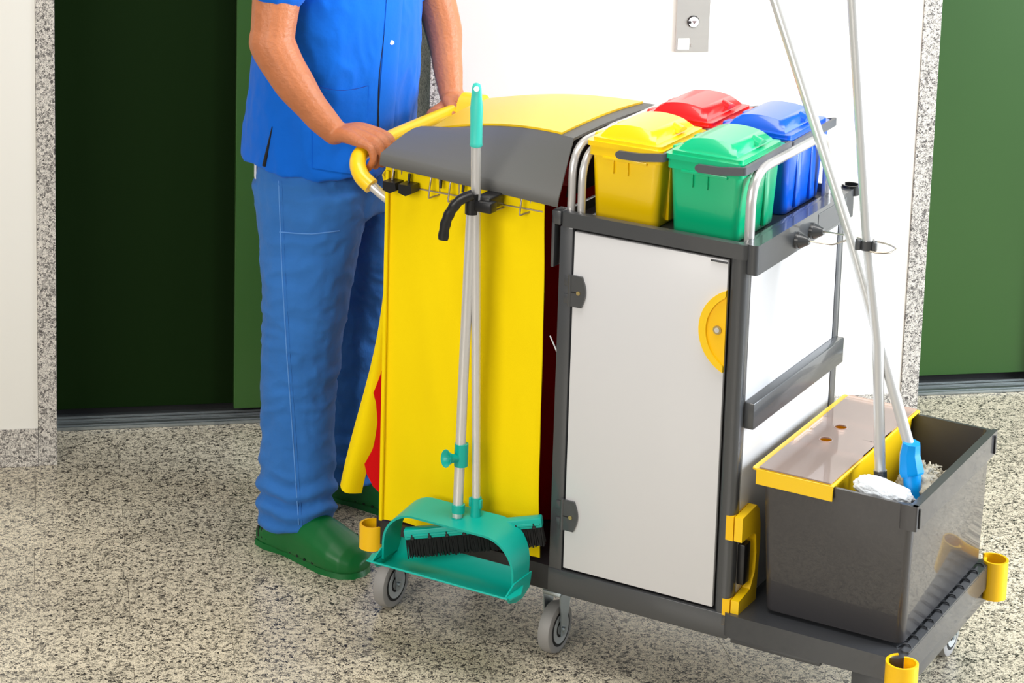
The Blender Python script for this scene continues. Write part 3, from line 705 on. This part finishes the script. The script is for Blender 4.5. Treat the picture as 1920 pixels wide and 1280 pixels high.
sm = thing('shaggy_mop', 'worn yarn mop on a leaning white pole with a bright blue socket', 'mop', (0.63, 0.16, 0.38))
bm = BM(); tube(bm, [(0.618, 0.178, 0.53), (0.470, 0.205, 0.92 - 0.02), (0.284, 0.235, 1.318), (0.23, 0.244, 1.44)], 0.0105, 16)
newobj('mop_pole', bm, 'pole', sm, 60)
bm = BM()
tube(bm, [(0.624, 0.174, 0.516 + 0.022), (0.622, 0.175, 0.515), (0.629, 0.169, 0.484), (0.631, 0.168, 0.478)], [0.0170, 0.0200, 0.0245, 0.0220], 8)
newobj('socket_collar', bm, 'blueconn', sm, 30)
bm = BM()
tube(bm, [(0.630, 0.168, 0.486), (0.634, 0.163, 0.460), (0.641, 0.154, 0.425), (0.645, 0.150, 0.408)], [0.0180, 0.0165, 0.0160, 0.0180], 12)
box(bm, (0.640, 0.135, 0.420), (0.652, 0.140, 0.432), 0.001)
newobj('socket', bm, 'blueconn', sm, 40)
mb = blob('mop_head', 'mopyarn', sm, (0.636, 0.210, 0.446), 0.044, 0.055, 0.028, Matrix.Rotation(math.radians(25), 3, 'Z'), 0.2, 4, 9)
bm = BM(); rnd = random.Random(5)
for k in range(150):
    a = rnd.uniform(-0.6, math.pi * 0.9); e_ = rnd.uniform(-0.2, 1.2)
    d = Vector((math.cos(a) * math.cos(e_), math.sin(a) * math.cos(e_), math.sin(e_)))
    p = Vector((0.638 + d.x * 0.034, 0.212 + d.y * 0.050, 0.448 + d.z * 0.024)); j = lambda s_: Vector([rnd.uniform(-s_, s_) for _ in range(3)])
    p = Vector((min(p.x, 0.662), p.y, p.z))
    tube(bm, smooth_path([p, p + d * 0.006 + j(0.004), p + d * 0.012 + j(0.006) - Vector((0, 0, 0.003))], 3), 0.0017, 5)
y_ = newobj('yarn_strands', bm, 'mopyarn', sm, 60); y_['kind'] = 'stuff'

# ------------------------------------------------------------------ broom and long handled dustpan in front of the bag
dp = thing('lobby_dustpan', 'teal long handled dustpan hanging in front of the yellow bag', 'dustpan', (-0.19, -0.10, 0.17))
bm = BM(); tube(bm, [(-0.190, -0.082, 0.285), (-0.189, -0.074, 0.60), (-0.1865, -0.066, 0.902)], 0.0100, 16); newobj('pan_pole', bm, 'alu', dp, 60)
def arch_pts(x0, x1, z0, z1, r, n=8):
    pts = [(x0, z0)]
    for k in range(n + 1):
        a = math.radians(180 - 90 * k / n); pts.append((x0 + r + r * math.cos(a), z1 - r + r * math.sin(a)))
    for k in range(n + 1):
        a = math.radians(90 - 90 * k / n); pts.append((x1 - r + r * math.cos(a), z1 - r + r * math.sin(a)))
    pts.append((x1, z0)); return pts
bm = BM()
ao = arch_pts(-0.338, -0.043, 0.183, 0.286, 0.068); rows = []
for i, (x, z) in enumerate(ao):
    u_ = i / (len(ao) - 1); hump = math.sin(math.pi * u_)
    rows.append([Vector((x, lerp(-0.118, -0.058 + 0.016 * hump, q / 4), z + 0.012 * hump * (q / 4))) for q in range(5)])
sheet(bm, rows, 0.0045); newobj('hood', bm, 'teal', dp, 50)
bm = BM()
pr_ = [(-0.158, 0.190), (-0.135, 0.177), (-0.110, 0.168), (-0.085, 0.168), (-0.064, 0.178), (-0.050, 0.203)]
sheet(bm, [[Vector((lerp(-0.338 - 0.010 * max(0, (-y - 0.118) / 0.04), -0.043 + 0.010 * max(0, (-y - 0.118) / 0.04), k / 10), y, z)) for k in range(11)] for y, z in pr_], 0.003); newobj('pan_tray', bm, 'teal', dp, 50)
for s_, xe in ((-1, -0.338), (1, -0.043)):
    bm = BM()
    lo_, hi_ = (xe - 0.003, xe) if s_ < 0 else (xe, xe + 0.003)
    prism(bm, [(-0.150, 0.190), (-0.135, 0.172), (-0.110, 0.164), (-0.085, 0.164), (-0.058, 0.176), (-0.050, 0.205), (-0.118, 0.205)], 0, lo_, hi_)
    prism(bm, [(xe, -0.152), (xe + s_ * 0.012, -0.150), (xe + s_ * 0.020, -0.122), (xe + s_ * 0.004, -0.085), (xe, -0.085)], 2, 0.1865, 0.190)
    newobj('pan_cheek', bm, 'teal', dp, 40)
bm = BM(); cyl(bm, (-0.1885, -0.082, 0.302), (-0.1885, -0.082, 0.318), 0.0128, seg=16); cyl(bm, (-0.190, -0.082, 0.284), (-0.190, -0.082, 0.292), 0.0122, seg=16); newobj('pole_collar', bm, 'teal', dp, 50)
bm = BM(); cyl(bm, (-0.1885, -0.0765, 0.395), (-0.1885, -0.076, 0.440), 0.0135, seg=16)
n = 24; prof_ = [(0.0, 0.008), (0.012, 0.009), (0.022, 0.0135), (0.026, 0.0175), (0.026, 0.0160), (0.016, 0.0075), (0.010, 0.004)]
d = Vector((-0.42, -0.85, 0.18)).normalized(); ux = d.cross(Vector((0, 0, 1))).normalized(); uy = ux.cross(d); c0 = Vector((-0.192, -0.086, 0.412))
loft(bm, [[c0 + d * a + (ux * math.cos(2 * math.pi * k / n) + uy * math.sin(2 * math.pi * k / n)) * r for k in range(n)] for a, r in prof_])
newobj('pole_holder', bm, 'teal', dp, 50)
bm = BM(); tp = smooth_path([(-0.176, -0.080, 0.938), (-0.197, -0.092, 0.926), (-0.213, -0.098, 0.903), (-0.223, -0.100, 0.876), (-0.227, -0.100, 0.846)], 6)
tube(bm, tp, [0.0088 + 0.0006 * math.sin(i * 1.5) * (i > 6) for i in range(len(tp))], 12, sq=(0.75, 1.15))
cyl(bm, (-0.1855, -0.066, 0.896), (-0.1855, -0.066, 0.936), 0.0135, seg=16)
box(bm, (-0.176, -0.075, 0.904), (-0.140, -0.050, 0.924), 0.002); box(bm, (-0.182, -0.06, 0.905), (-0.150, -0.004, 0.930), 0.003)
newobj('grip_lever', bm, 'blackp', dp, 50)

br = thing('push_broom', 'broom with turquoise end grip and black bristles hanging beside the dustpan pole', 'broom', (-0.16, -0.06, 0.23))
bm = BM(); tube(bm, [(-0.1605, -0.062, 0.315), (-0.1683, -0.062, 0.56), (-0.1762, -0.062, 0.80), (-0.1835, -0.061, 1.036)], [0.0082, 0.0086, 0.0092, 0.0098], 16); newobj('broom_pole', bm, 'alu', br, 60)
bm = BM()
ga, gb = Vector((-0.1835, -0.060, 1.026)), Vector((-0.1855, -0.060, 1.148))
rings = []
n = 24
for k, r in ((0, 0.0115), (0.02, 0.0128), (0.06, 0.0122), (0.35, 0.0125), (0.6, 0.0135), (0.8, 0.0115), (0.93, 0.0100), (0.985, 0.0075), (1.0, 0.003)):
    p = ga.lerp(gb, k); rings.append([p + Vector((math.cos(2 * math.pi * q / n) * r * 0.95, math.sin(2 * math.pi * q / n) * r * lerp(1, 0.55, k), 0)) for q in range(n)])
loft(bm, rings); newobj('end_grip', bm, 'turq', br, 60)
hd = Vector((0.4, -0.86, 0.2)).normalized()
bm = BM(); hc = Vector((-0.1850, -0.060, 1.137)); tube(bm, [hc - hd * 0.0105, hc + hd * 0.0105], 0.0052, 16); newobj('hanging_hole', bm, 'button', br)
bm = BM()
tube(bm, [(-0.1600, -0.062, 0.268), (-0.1602, -0.062, 0.290), (-0.1604, -0.062, 0.312), (-0.1606, -0.062, 0.332)], [0.0150, 0.0115, 0.0105, 0.0105], 12)
for s_ in (-1, 1): box(bm, (-0.1605 + s_ * 0.011 - 0.0025, -0.068, 0.312), (-0.1605 + s_ * 0.011 + 0.0025, -0.060, 0.330), 0.001)
newobj('broom_socket', bm, 'teal', br, 50)
A, B = Vector((-0.286, -0.118, 0.2475)), Vector((-0.037, -0.020, 0.2975))
ax = (B - A).normalized(); side = ax.cross(Vector((0, 0, 1))).normalized(); upv = side.cross(ax)
mtx = Matrix((ax, side, upv)).transposed().to_4x4(); mtx.translation = A
L_ = (B - A).length
bm = BM(); box(bm, (0, -0.011, -0.010), (L_, 0.011, 0.010), 0.003, 2, mtx); box(bm, (0.004, -0.013, -0.004), (L_ - 0.004, 0.013, 0.001), 0.001, 1, mtx); newobj('broom_head', bm, 'teal', br, 40)
for k in range(8):
    bm = BM(); xx = 0.016 + k * (L_ - 0.032) / 7; box(bm, (xx - 0.0035, 0.0105, -0.010), (xx + 0.0035, 0.0135, -0.0045), 0.0008, 1, mtx); box(bm, (xx - 0.0015, 0.0105, -0.005), (xx + 0.0015, 0.0135, 0.001), 0.0004, 1, mtx); newobj('head_rivet', bm, 'blackp', br)
bm = BM(); rnd = random.Random(3); box(bm, (0.004, -0.008, -0.040), (L_ - 0.004, 0.008, -0.008), 0.0, 1, mtx)
for i in range(90):
    for j in range(5):
        xx = 0.003 + (L_ - 0.006) * i / 89; yy = -0.009 + 0.0045 * j
        p = mtx @ Vector((xx, yy, -0.009)); q = mtx @ Vector((xx + rnd.uniform(-.003, .003), yy * 1.25, -0.046 + rnd.uniform(-.002, .002)))
        tube(bm, [p, q], 0.0016, 4)
s_ = newobj('bristles', bm, 'bristle', br); s_['kind'] = 'stuff'

# ------------------------------------------------------------------ person
pers = thing('person', 'person in blue short-sleeved tunic and blue trousers with green clogs, gripping the trolley handle', 'person', (-0.77, 0.29, 0.0))
def remeshed(name, bm, m, voxel, smooth_it=6, disp=None, parent=pers, rot_smooth=180):
    me = bpy.data.meshes.new('tmp'); bmesh.ops.recalc_face_normals(bm, faces=bm.faces); bm.to_mesh(me); bm.free()
    o = bpy.data.objects.new('tmp', me); COL.objects.link(o)
    r = o.modifiers.new('r', 'REMESH'); r.mode = 'VOXEL'; r.voxel_size = voxel; r.adaptivity = 0
    s = o.modifiers.new('s', 'SMOOTH'); s.factor = 0.5; s.iterations = smooth_it
    dg = bpy.context.evaluated_depsgraph_get(); ev = o.evaluated_get(dg)
    me2 = bpy.data.meshes.new_from_object(ev)
    bpy.data.objects.remove(o, do_unlink=True); bpy.data.meshes.remove(me)
    if disp:
        co = [v.co.copy() for v in me2.vertices]; no = [v.normal.copy() for v in me2.vertices]
        for v, c, n in zip(me2.vertices, co, no): v.co = c + disp(c, n)
    for v in me2.vertices: v.co -= ORG
    me2.materials.clear(); me2.materials.append(M[m]); me2.shade_smooth(); me2.name = name
    r_ = bpy.data.objects.new(name, me2); COL.objects.link(r_); r_.parent = parent
    return r_
def ell(c, a, b, tilt=0.0, n=28, rotz=0.0, p=2.3):
    """horizontal superellipse ring, a along x, b along y; tilt raises the +x side"""
    out = []
    for k in range(n):
        t_ = 2 * math.pi * k / n; cx_, sy_ = math.cos(t_), math.sin(t_)
        x = a * math.copysign(abs(cx_) ** (2 / p), cx_); y = b * math.copysign(abs(sy_) ** (2 / p), sy_)
        xr = x * math.cos(rotz) - y * math.sin(rotz); yr = x * math.sin(rotz) + y * math.cos(rotz)
        out.append(Vector((c[0] + xr, c[1] + yr, c[2] + tilt * xr)))
    return out
# --- body skin: torso, head, arms, hands, legs, feet, fused into one surface
RS, RE, RWr = (-0.715, 0.085, 1.390), (-0.699, 0.010, 1.140), (-0.583, 0.062, 0.968)
LS, LE, LWr = (-0.710, 0.470, 1.390), (-0.592, 0.488, 1.118), (-0.536, 0.440, 0.975)
def limb(bm, pts, rs, k=6, seg=16):
    P = smooth_path(pts, k); n = len(P); R_ = []
    m_ = len(pts) - 1
    for i in range(n):
        s_ = i / k; a = min(int(s_), m_ - 1); f = s_ - a
        f = f * f * (3 - 2 * f); R_.append(rs[a] + (rs[a + 1] - rs[a]) * f)
    tube(bm, P, R_, seg)
    for p, r in ((P[0], R_[0]), (P[-1], R_[-1])):
        mt = Matrix.Translation(p); bmesh.ops.create_uvsphere(bm, u_segments=12, v_segments=8, radius=r, matrix=mt)
    return bm
bm = BM()
loft(bm, [ell((-0.753, 0.285, 0.86), 0.10, 0.155), ell((-0.753, 0.285, 0.98), 0.105, 0.145), ell((-0.743, 0.283, 1.10), 0.11, 0.145), ell((-0.733, 0.281, 1.25), 0.11, 0.165), ell((-0.728, 0.28, 1.36), 0.095, 0.175), ell((-0.723, 0.28, 1.43), 0.07, 0.13), ell((-0.718, 0.28, 1.46), 0.055, 0.07)])
limb(bm, [(-0.722, 0.28, 1.42), (-0.70, 0.28, 1.50), (-0.69, 0.28, 1.56)], [0.060, 0.055, 0.055])
# head
loft(bm, [ell((-0.668 + dx, 0.28, z), a, b, n=24, p=2.1) for z, a, b, dx in ((1.508, 0.020, 0.022, 0.040), (1.516, 0.045, 0.040, 0.020), (1.535, 0.066, 0.052, 0.008), (1.565, 0.080, 0.062, 0.0), (1.60, 0.090, 0.070, -0.005), (1.64, 0.097, 0.075, -0.010), (1.68, 0.098, 0.076, -0.012), (1.715, 0.088, 0.068, -0.012), (1.735, 0.066, 0.050, -0.012), (1.745, 0.030, 0.024, -0.012))])
limb(bm, [(-0.580, 0.28, 1.645), (-0.568, 0.28, 1.620), (-0.558, 0.28, 1.600)], [0.009, 0.012, 0.015])
for s_ in (-1, 1):
    limb(bm, [(-0.680, 0.28 + s_ * 0.074, 1.645), (-0.680, 0.28 + s_ * 0.083, 1.625), (-0.674, 0.28 + s_ * 0.078, 1.600)], [0.012, 0.013, 0.008])
    limb(bm, [(-0.596, 0.28 + s_ * 0.045, 1.660), (-0.584, 0.28 + s_ * 0.028, 1.665), (-0.582, 0.28 + s_ * 0.010, 1.662)], [0.008, 0.009, 0.007])
# arms
limb(bm, [RS, (-0.705, 0.036, 1.26), (-0.702, 0.014, 1.165), RE, (-0.662, 0.020, 1.076), (-0.617, 0.044, 1.008), RWr], [0.060, 0.050, 0.0455, 0.0465, 0.0415, 0.0320, 0.0265])
limb(bm, [LS, (-0.64, 0.486, 1.24), LE, (-0.563, 0.464, 1.045), LWr], [0.060, 0.048, 0.041, 0.0330, 0.0255])
def hand(bm, wr, ybar, s_, zk=0.948):
    """fist closed over the bar that runs along y at x=-0.510; s_ = +1 when the thumb lies towards +y"""
    w = Vector(wr)
    ys = [ybar - s_ * 0.034 + s_ * 0.0225 * k for k in range(4)]     # little finger first
    for k, y in enumerate(ys):
        ln = (0.90, 1.0, 1.05, 0.98)[k]; r = (0.0088, 0.0096, 0.0100, 0.0096)[k]; up_ = (0.0, 0.006, 0.008, 0.006)[k]
        kn = Vector((-0.506, y, zk + 0.024 + up_))
        limb(bm, [w + Vector((0.004, (y - w.y) * 0.35, -0.004)), (w + kn) / 2 + Vector((0, (y - (w.y + y) / 2) * 0.4, 0.004)), kn], [0.017, 0.0155, 0.0112], 4, 12)
        limb(bm, [kn, kn + Vector((0.026, 0, -0.008)) * ln, kn + Vector((0.034, 0.001, -0.034)) * ln, kn + Vector((0.020, 0.002, -0.056)) * ln], [r + 0.0010, r, r * 0.95, r * 0.82], 4, 12)
    t0 = w + Vector((0.016, s_ * 0.014, -0.008))
    limb(bm, [t0, Vector((-0.545, ybar + s_ * 0.047, zk + 0.010)), Vector((-0.520, ybar + s_ * 0.056, zk - 0.004 + (0.022 if s_ < 0 else 0))), Vector((-0.492, ybar + s_ * 0.054, zk - 0.020 + (0.040 if s_ < 0 else 0)))], [0.016, 0.0145, 0.0118, 0.0095], 4, 12)
hand(bm, RWr, 0.074, 1, 0.938)
hand(bm, LWr, 0.425, -1, 0.934)
# legs and feet
RA, LA = (-0.735, 0.165), (-0.775, 0.452)
for (axx, ayy), hy in ((RA, 0.195), (LA, 0.375)):
    limb(bm, [(-0.745, hy, 0.90), (-0.725, lerp(hy, ayy, 0.4), 0.66), (-0.722, lerp(hy, ayy, 0.75), 0.47), (axx - 0.005, ayy, 0.28), (axx, ayy, 0.09)], [0.080, 0.066, 0.050, 0.046, 0.032])
    limb(bm, [(axx - 0.03, ayy, 0.055), (axx + 0.05, ayy - 0.005, 0.050), (axx + 0.13, ayy - 0.010, 0.040)], [0.032, 0.034, 0.028])
body = remeshed('body', bm, 'skin', 0.0031, 2)
# face details
for s_ in (-1, 1):
    bm = BM(); bmesh.ops.create_uvsphere(bm, u_segments=16, v_segments=10, radius=0.012, matrix=Matrix.Translation((-0.5880, 0.28 + s_ * 0.030, 1.645))); e_ = newobj('eye', bm, 'eye', pers, 180)
    bm = BM(); bmesh.ops.create_uvsphere(bm, u_segments=12, v_segments=8, radius=0.006, matrix=Matrix.Translation((-0.5815, 0.28 + s_ * 0.030, 1.645))); newobj('iris', bm, 'iris', e_, 180)
bm = BM(); tube(bm, smooth_path([(-0.5900, 0.257, 1.567), (-0.5790, 0.28, 1.569), (-0.5900, 0.303, 1.567)], 5), 0.005, 8); newobj('mouth', bm, 'lips', pers, 180)
bm = BM()
loft(bm, [ell((-0.6900 + dx, 0.28, z), a, b, n=24, p=2.1) for z, a, b, dx in ((1.56, 0.050, 0.066, -0.022), (1.60, 0.072, 0.074, -0.014), (1.65, 0.088, 0.080, -0.008), (1.70, 0.094, 0.080, 0.0), (1.735, 0.082, 0.064, 0.004), (1.757, 0.045, 0.036, 0.004))])
remeshed('hair', bm, 'hair', 0.006, 3, lambda c, n: n * 0.002 * noise.noise(c * 90))
# --- trousers
def tr_disp(c, n):
    q_ = Vector((c.x, c.y, c.z)) + 0.03 * Vector((noise.noise(c * 7), noise.noise(c * 7 + Vector((9, 0, 0))), noise.noise(c * 7 + Vector((0, 9, 0)))))
    w_ = 0.006 * noise.noise(Vector((q_.x * 8, q_.y * 8, q_.z * 6))) + 0.0065 * (0.35 - abs(noise.noise(Vector((q_.x * 11 + 3, q_.y * 11, q_.z * 17))))) + 0.0055 * (0.3 - abs(noise.noise(Vector((q_.x * 24 + 3, q_.y * 24, q_.z * 34)))))
    low = max(0.0, 1 - abs(c.z - 0.125) / 0.085)
    w_ += 0.0075 * low * math.sin(c.z * 135 + 5 * noise.noise(Vector((c.x * 10, c.y * 10, 0))))
    kn = max(0.0, 1 - abs(c.z - 0.40) / 0.15); w_ += 0.0035 * kn * noise.noise(Vector((c.x * 12, c.y * 12, c.z * 45)))
    return n * w_
bm = BM()
loft(bm, [ell((-0.738, 0.287, 0.74), 0.128, 0.178), ell((-0.742, 0.286, 0.80), 0.132, 0.182), ell((-0.746, 0.286, 0.88), 0.126, 0.174), ell((-0.75, 0.286, 0.94), 0.116, 0.160)])
def leg(bm, pts): loft(bm, [ell((x, y, z), a, b, n=24, p=2.2, tilt=tl) for x, y, z, a, b, tl in pts])
RT = [(-0.732, 0.163, 0.066, 0.079, 0.071, 0.10), (-0.733, 0.163, 0.10, 0.083, 0.072, 0.05), (-0.735, 0.164, 0.15, 0.084, 0.073, 0), (-0.734, 0.166, 0.24, 0.078, 0.072, 0), (-0.733, 0.168, 0.36, 0.078, 0.076, 0), (-0.728, 0.172, 0.48, 0.084, 0.082, 0),
      (-0.722, 0.180, 0.60, 0.095, 0.090, 0), (-0.726, 0.192, 0.70, 0.112, 0.094, 0), (-0.738, 0.200, 0.80, 0.126, 0.092, 0)]
leg(bm, RT)
leg(bm, [(-0.768, 0.450, 0.062, 0.078, 0.068, 0.10), (-0.770, 0.450, 0.11, 0.082, 0.070, 0), (-0.766, 0.448, 0.24, 0.078, 0.072, 0), (-0.752, 0.440, 0.36, 0.082, 0.076, 0), (-0.728, 0.425, 0.48, 0.090, 0.082, 0),
         (-0.715, 0.408, 0.60, 0.100, 0.088, 0), (-0.722, 0.388, 0.70, 0.112, 0.092, 0), (-0.738, 0.372, 0.80, 0.122, 0.090, 0)])
tro = remeshed('trousers', bm, 'trouser', 0.0055, 4, tr_disp)
# side seams and pocket edges
from mathutils.bvhtree import BVHTree
def stick(obj_, pts, dirv, off=0.0008):
    bv = BVHTree.FromPolygons([v.co + ORG for v in obj_.data.vertices], [p.vertices for p in obj_.data.polygons])
    out = []
    for p in pts:
        p = Vector(p); d = Vector(dirv).normalized(); h = bv.ray_cast(p - d * 0.5, d)
        if h[0] is not None: out.append(h[0] - d * off)
    return out
VD = (-0.533, 0.813, -0.234)
def poly_at(pts, n):
    return [Vector(pts[0]).lerp(Vector(pts[1]), 0) if k == 0 else (Vector(pts[min(int(k / n * (len(pts) - 1)), len(pts) - 2)]).lerp(Vector(pts[min(int(k / n * (len(pts) - 1)), len(pts) - 2) + 1]), k / n * (len(pts) - 1) - min(int(k / n * (len(pts) - 1)), len(pts) - 2))) for k in range(n + 1)]
SEAM = [(-0.744, 0.1, 0.831), (-0.733, 0.1, 0.65), (-0.718, 0.1, 0.466), (-0.700, 0.1, 0.28), (-0.682, 0.1, 0.09)]
for dx_, r_, m_ in ((0, 0.0013, 'seam'), (0.008, 0.0008, 'trouser')):
    sp = stick(tro, poly_at([(x + dx_, y, z) for x, y, z in SEAM], 60), VD, 0.0003)
    if len(sp) > 4: bm = BM(); tube(bm, sp, r_, 6); newobj('side_seam', bm, m_, pers, 60)
sp = stick(tro, poly_at([(-0.740, 0.1, 0.722), (-0.66, 0.1, 0.731), (-0.592, 0.1, 0.747)], 30), VD, 0.0003)
if len(sp) > 4: bm = BM(); tube(bm, sp, 0.0014, 6); newobj('pocket_edge', bm, 'seam', pers, 60)
# --- shirt (tunic) with short sleeves
def sh_disp(c, n):
    q_ = Vector((c.x, c.y, c.z)) + 0.025 * Vector((noise.noise(c * 6), noise.noise(c * 6 + Vector((9, 0, 0))), noise.noise(c * 6 + Vector((0, 9, 0)))))
    low = min(1, max(0, (1.2 - c.z) / 0.25))
    v_ = 0.012 * noise.noise(Vector((q_.x * 10, q_.y * 10, q_.z * 2.0))) + 0.012 * low * (0.3 - abs(noise.noise(Vector((q_.x * 12 + q_.z * 3, q_.y * 12 + 7, q_.z * 2.6))))) + 0.004 * (0.3 - abs(noise.noise(Vector((q_.x * 30, q_.y * 30, q_.z * 20)))))
    return n * v_
bm = BM()
loft(bm, [ell((-0.743, 0.285, 0.845), 0.160, 0.195, tilt=-0.06), ell((-0.743, 0.285, 0.90), 0.160, 0.192), ell((-0.734, 0.284, 0.98), 0.160, 0.190), ell((-0.722, 0.283, 1.08), 0.160, 0.192), ell((-0.716, 0.282, 1.18), 0.156, 0.192), ell((-0.718, 0.281, 1.30), 0.146, 0.200), ell((-0.72, 0.28, 1.385), 0.120, 0.205), ell((-0.718, 0.28, 1.435), 0.085, 0.14), ell((-0.716, 0.28, 1.455), 0.065, 0.080)])
limb(bm, [(-0.715, 0.100, 1.380), (-0.706, 0.050, 1.31), (-0.702, 0.034, 1.262)], [0.066, 0.063, 0.061])
limb(bm, [(-0.710, 0.455, 1.380), (-0.650, 0.478, 1.27), (-0.628, 0.480, 1.215)], [0.066, 0.062, 0.058])
shirt = remeshed('tunic', bm, 'shirt', 0.0055, 4, sh_disp)
FD = VD
def strip_on(name, m, pts, dirv, w, th):
    c = stick(shirt, pts, dirv, 0.0)
    if len(c) < 3: return
    sd = Vector(dirv).normalized().cross(Vector((0, 0, 1))).normalized(); dn = -Vector(dirv).normalized()
    bm = BM(); grid = []
    bv_pts = [stick(shirt, [p + sd * (w * (q - 2) / 4)], dirv, th) for p in c for q in range(5)]
    for i in range(len(c)):
        row = [bv_pts[i * 5 + q][0] if bv_pts[i * 5 + q] else c[i] + dn * th for q in range(5)]
        grid.append(row)
    sheet(bm, grid, th * 1.5, dn); return newobj(name, bm, m, pers, 60)
PL = lambda z: (lerp(-0.482, -0.466, (z - 0.978) / 0.27), 0.1, z)
pl = strip_on('button_placket', 'shirt', [PL(0.86 + 0.018 * k) for k in range(28)], FD, 0.034, 0.0022)
gp = stick(shirt, [Vector(PL(0.90 + 0.02 * k)) + Vector((-0.022 + 0.003 * math.sin(k * 0.5), 0, 0)) for k in range(22)], FD, 0.0004)
if len(gp) > 4: bm = BM(); tube(bm, gp, [0.0006 + 0.0024 * max(0, 1 - k / 12) for k in range(len(gp))], 6); newobj('placket_gap', bm, 'black', pers, 60)
for z in (1.335, 1.163):
    c = stick(shirt, [PL(z)], FD, 0.003)
    if c:
        dn = -Vector(FD).normalized(); bm = BM(); tube(bm, [c[0] - dn * 0.001, c[0] + dn * 0.0016], 0.0048, 14); newobj('shirt_button', bm, 'button', pers, 40)
# lower patch pocket
def patch(name, x0, x1, z0, z1, dirv, th=0.002):
    bm = BM(); grid = []
    for i in range(17):
        row = []
        for j in range(13):
            u_, v_ = i / 16, j / 12
            x = lerp(x0, x1, u_); zt = lerp(z1, z1 + 0.018, u_) - 0.010 * math.sin(math.pi * u_)
            h = stick(shirt, [(x, 0.1, lerp(z0, zt, v_))], dirv, th + 0.0015 * (v_ > 0.9))
            if not h: return
            row.append(h[0])
        grid.append(row)
    sheet(bm, grid, th, tuple(-Vector(dirv).normalized())); return newobj(name, bm, 'shirt', pers, 60)
patch('patch_pocket', -0.660, -0.528, 0.872, 1.045, VD)
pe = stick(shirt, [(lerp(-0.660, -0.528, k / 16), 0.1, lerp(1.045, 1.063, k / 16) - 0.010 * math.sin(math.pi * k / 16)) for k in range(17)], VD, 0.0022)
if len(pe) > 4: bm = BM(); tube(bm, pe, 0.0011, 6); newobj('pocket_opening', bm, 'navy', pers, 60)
# side vent of the tunic: dark slit and the white undershirt below it
c = stick(shirt, [(-0.761 - 0.019 * k / 8, 0.1, 0.944 - 0.086 * k / 8) for k in range(9)], VD, 0.0006)
if len(c) > 3: bm = BM(); tube(bm, c, [0.001 + 0.0038 * k / (len(c) - 1) for k in range(len(c))], 8); newobj('side_vent', bm, 'black', pers, 60)
bm = BM(); sheet(bm, [[Vector((-0.745 - 0.137 * math.cos(a_), 0.287 - 0.185 * math.sin(a_), z)) for a_ in [math.radians(-60 + 8 * k) for k in range(15)]] for z in (0.812, 0.84, 0.87)], 0.003); newobj('undershirt', bm, 'undershirt', pers, 60)
# --- clogs
def clog(axx, ayy, yaw, name='clog'):
    def T(p):
        x, y, z = p; c, s = math.cos(yaw), math.sin(yaw); return Vector((axx + x * c - y * s, ayy + x * s + y * c, z))
    bm = BM(); rings = []
    S = [(-0.088, 0.012, 0.024, 0.012), (-0.080, 0.030, 0.050, 0.008), (-0.055, 0.037, 0.062, 0.003), (-0.02, 0.040, 0.080, 0.001), (0.02, 0.044, 0.105, 0.001), (0.06, 0.050, 0.106, 0.001), (0.10, 0.056, 0.094, 0.001), (0.14, 0.058, 0.078, 0.002), (0.17, 0.052, 0.064, 0.004), (0.190, 0.038, 0.050, 0.008), (0.202, 0.018, 0.036, 0.014)]
    for x, w_, h, z0 in S:
        ring = []
        for k in range(28):
            a = 2 * math.pi * k / 28; c, s = math.cos(a), math.sin(a)
            yy = w_ * math.copysign(abs(c) ** 0.75, c); zz = z0 + (h - z0) * (0.5 + 0.5 * math.copysign(abs(s) ** (0.9 if s > 0 else 0.45), s))
            if s > 0: yy *= 1 - 0.30 * s ** 2
            ring.append(T((x, yy, zz)))
        rings.append(ring)
    loft(bm, rings)
    c_ = remeshed(name, bm, 'clog', 0.003, 4)
    bm = BM()
    # sole edge
    out = [(-0.090, 0), (-0.082, 0.030), (-0.05, 0.038), (0.0, 0.034), (0.05, 0.042), (0.12, 0.054), (0.17, 0.048), (0.195, 0.028), (0.203, 0)]
    pts = [(x, y) for x, y in out] + [(x, -y) for x, y in out[-2:0:-1]]
    P = [T((x, y, 0.0)) for x, y in pts]; Q = [T((x * 0.985, y * 0.97, 0.013)) for x, y in pts]
    loft(bm, [P, Q]); s1 = newobj('sole', bm, 'clog', c_, 50)
    for k in range(4):
        bm = BM(); x = -0.068 + 0.0125 * k; q_ = (0.0325, 0.0345, 0.0355, 0.0355)[k]; tube(bm, [T((x, -q_, 0.024)), T((x - 0.004, -q_ * 0.90, 0.046))], 0.0026, 8); newobj('vent_slot', bm, 'clogdark', c_)
    for k in range(5):
        bm = BM(); x = 0.03 + 0.024 * k; y = -(0.041, 0.046, 0.051, 0.0525, 0.050)[k]; tube(bm, [T((x, y + 0.004, 0.019)), T((x, y - 0.0012, 0.019))], 0.0030, 10); newobj('vent_hole', bm, 'clogdark', c_)
    return c_
clog(RA[0], RA[1] - 0.010, math.radians(-7)); clog(LA[0], LA[1], math.radians(4))
ORG = Vector((0, 0, 0))
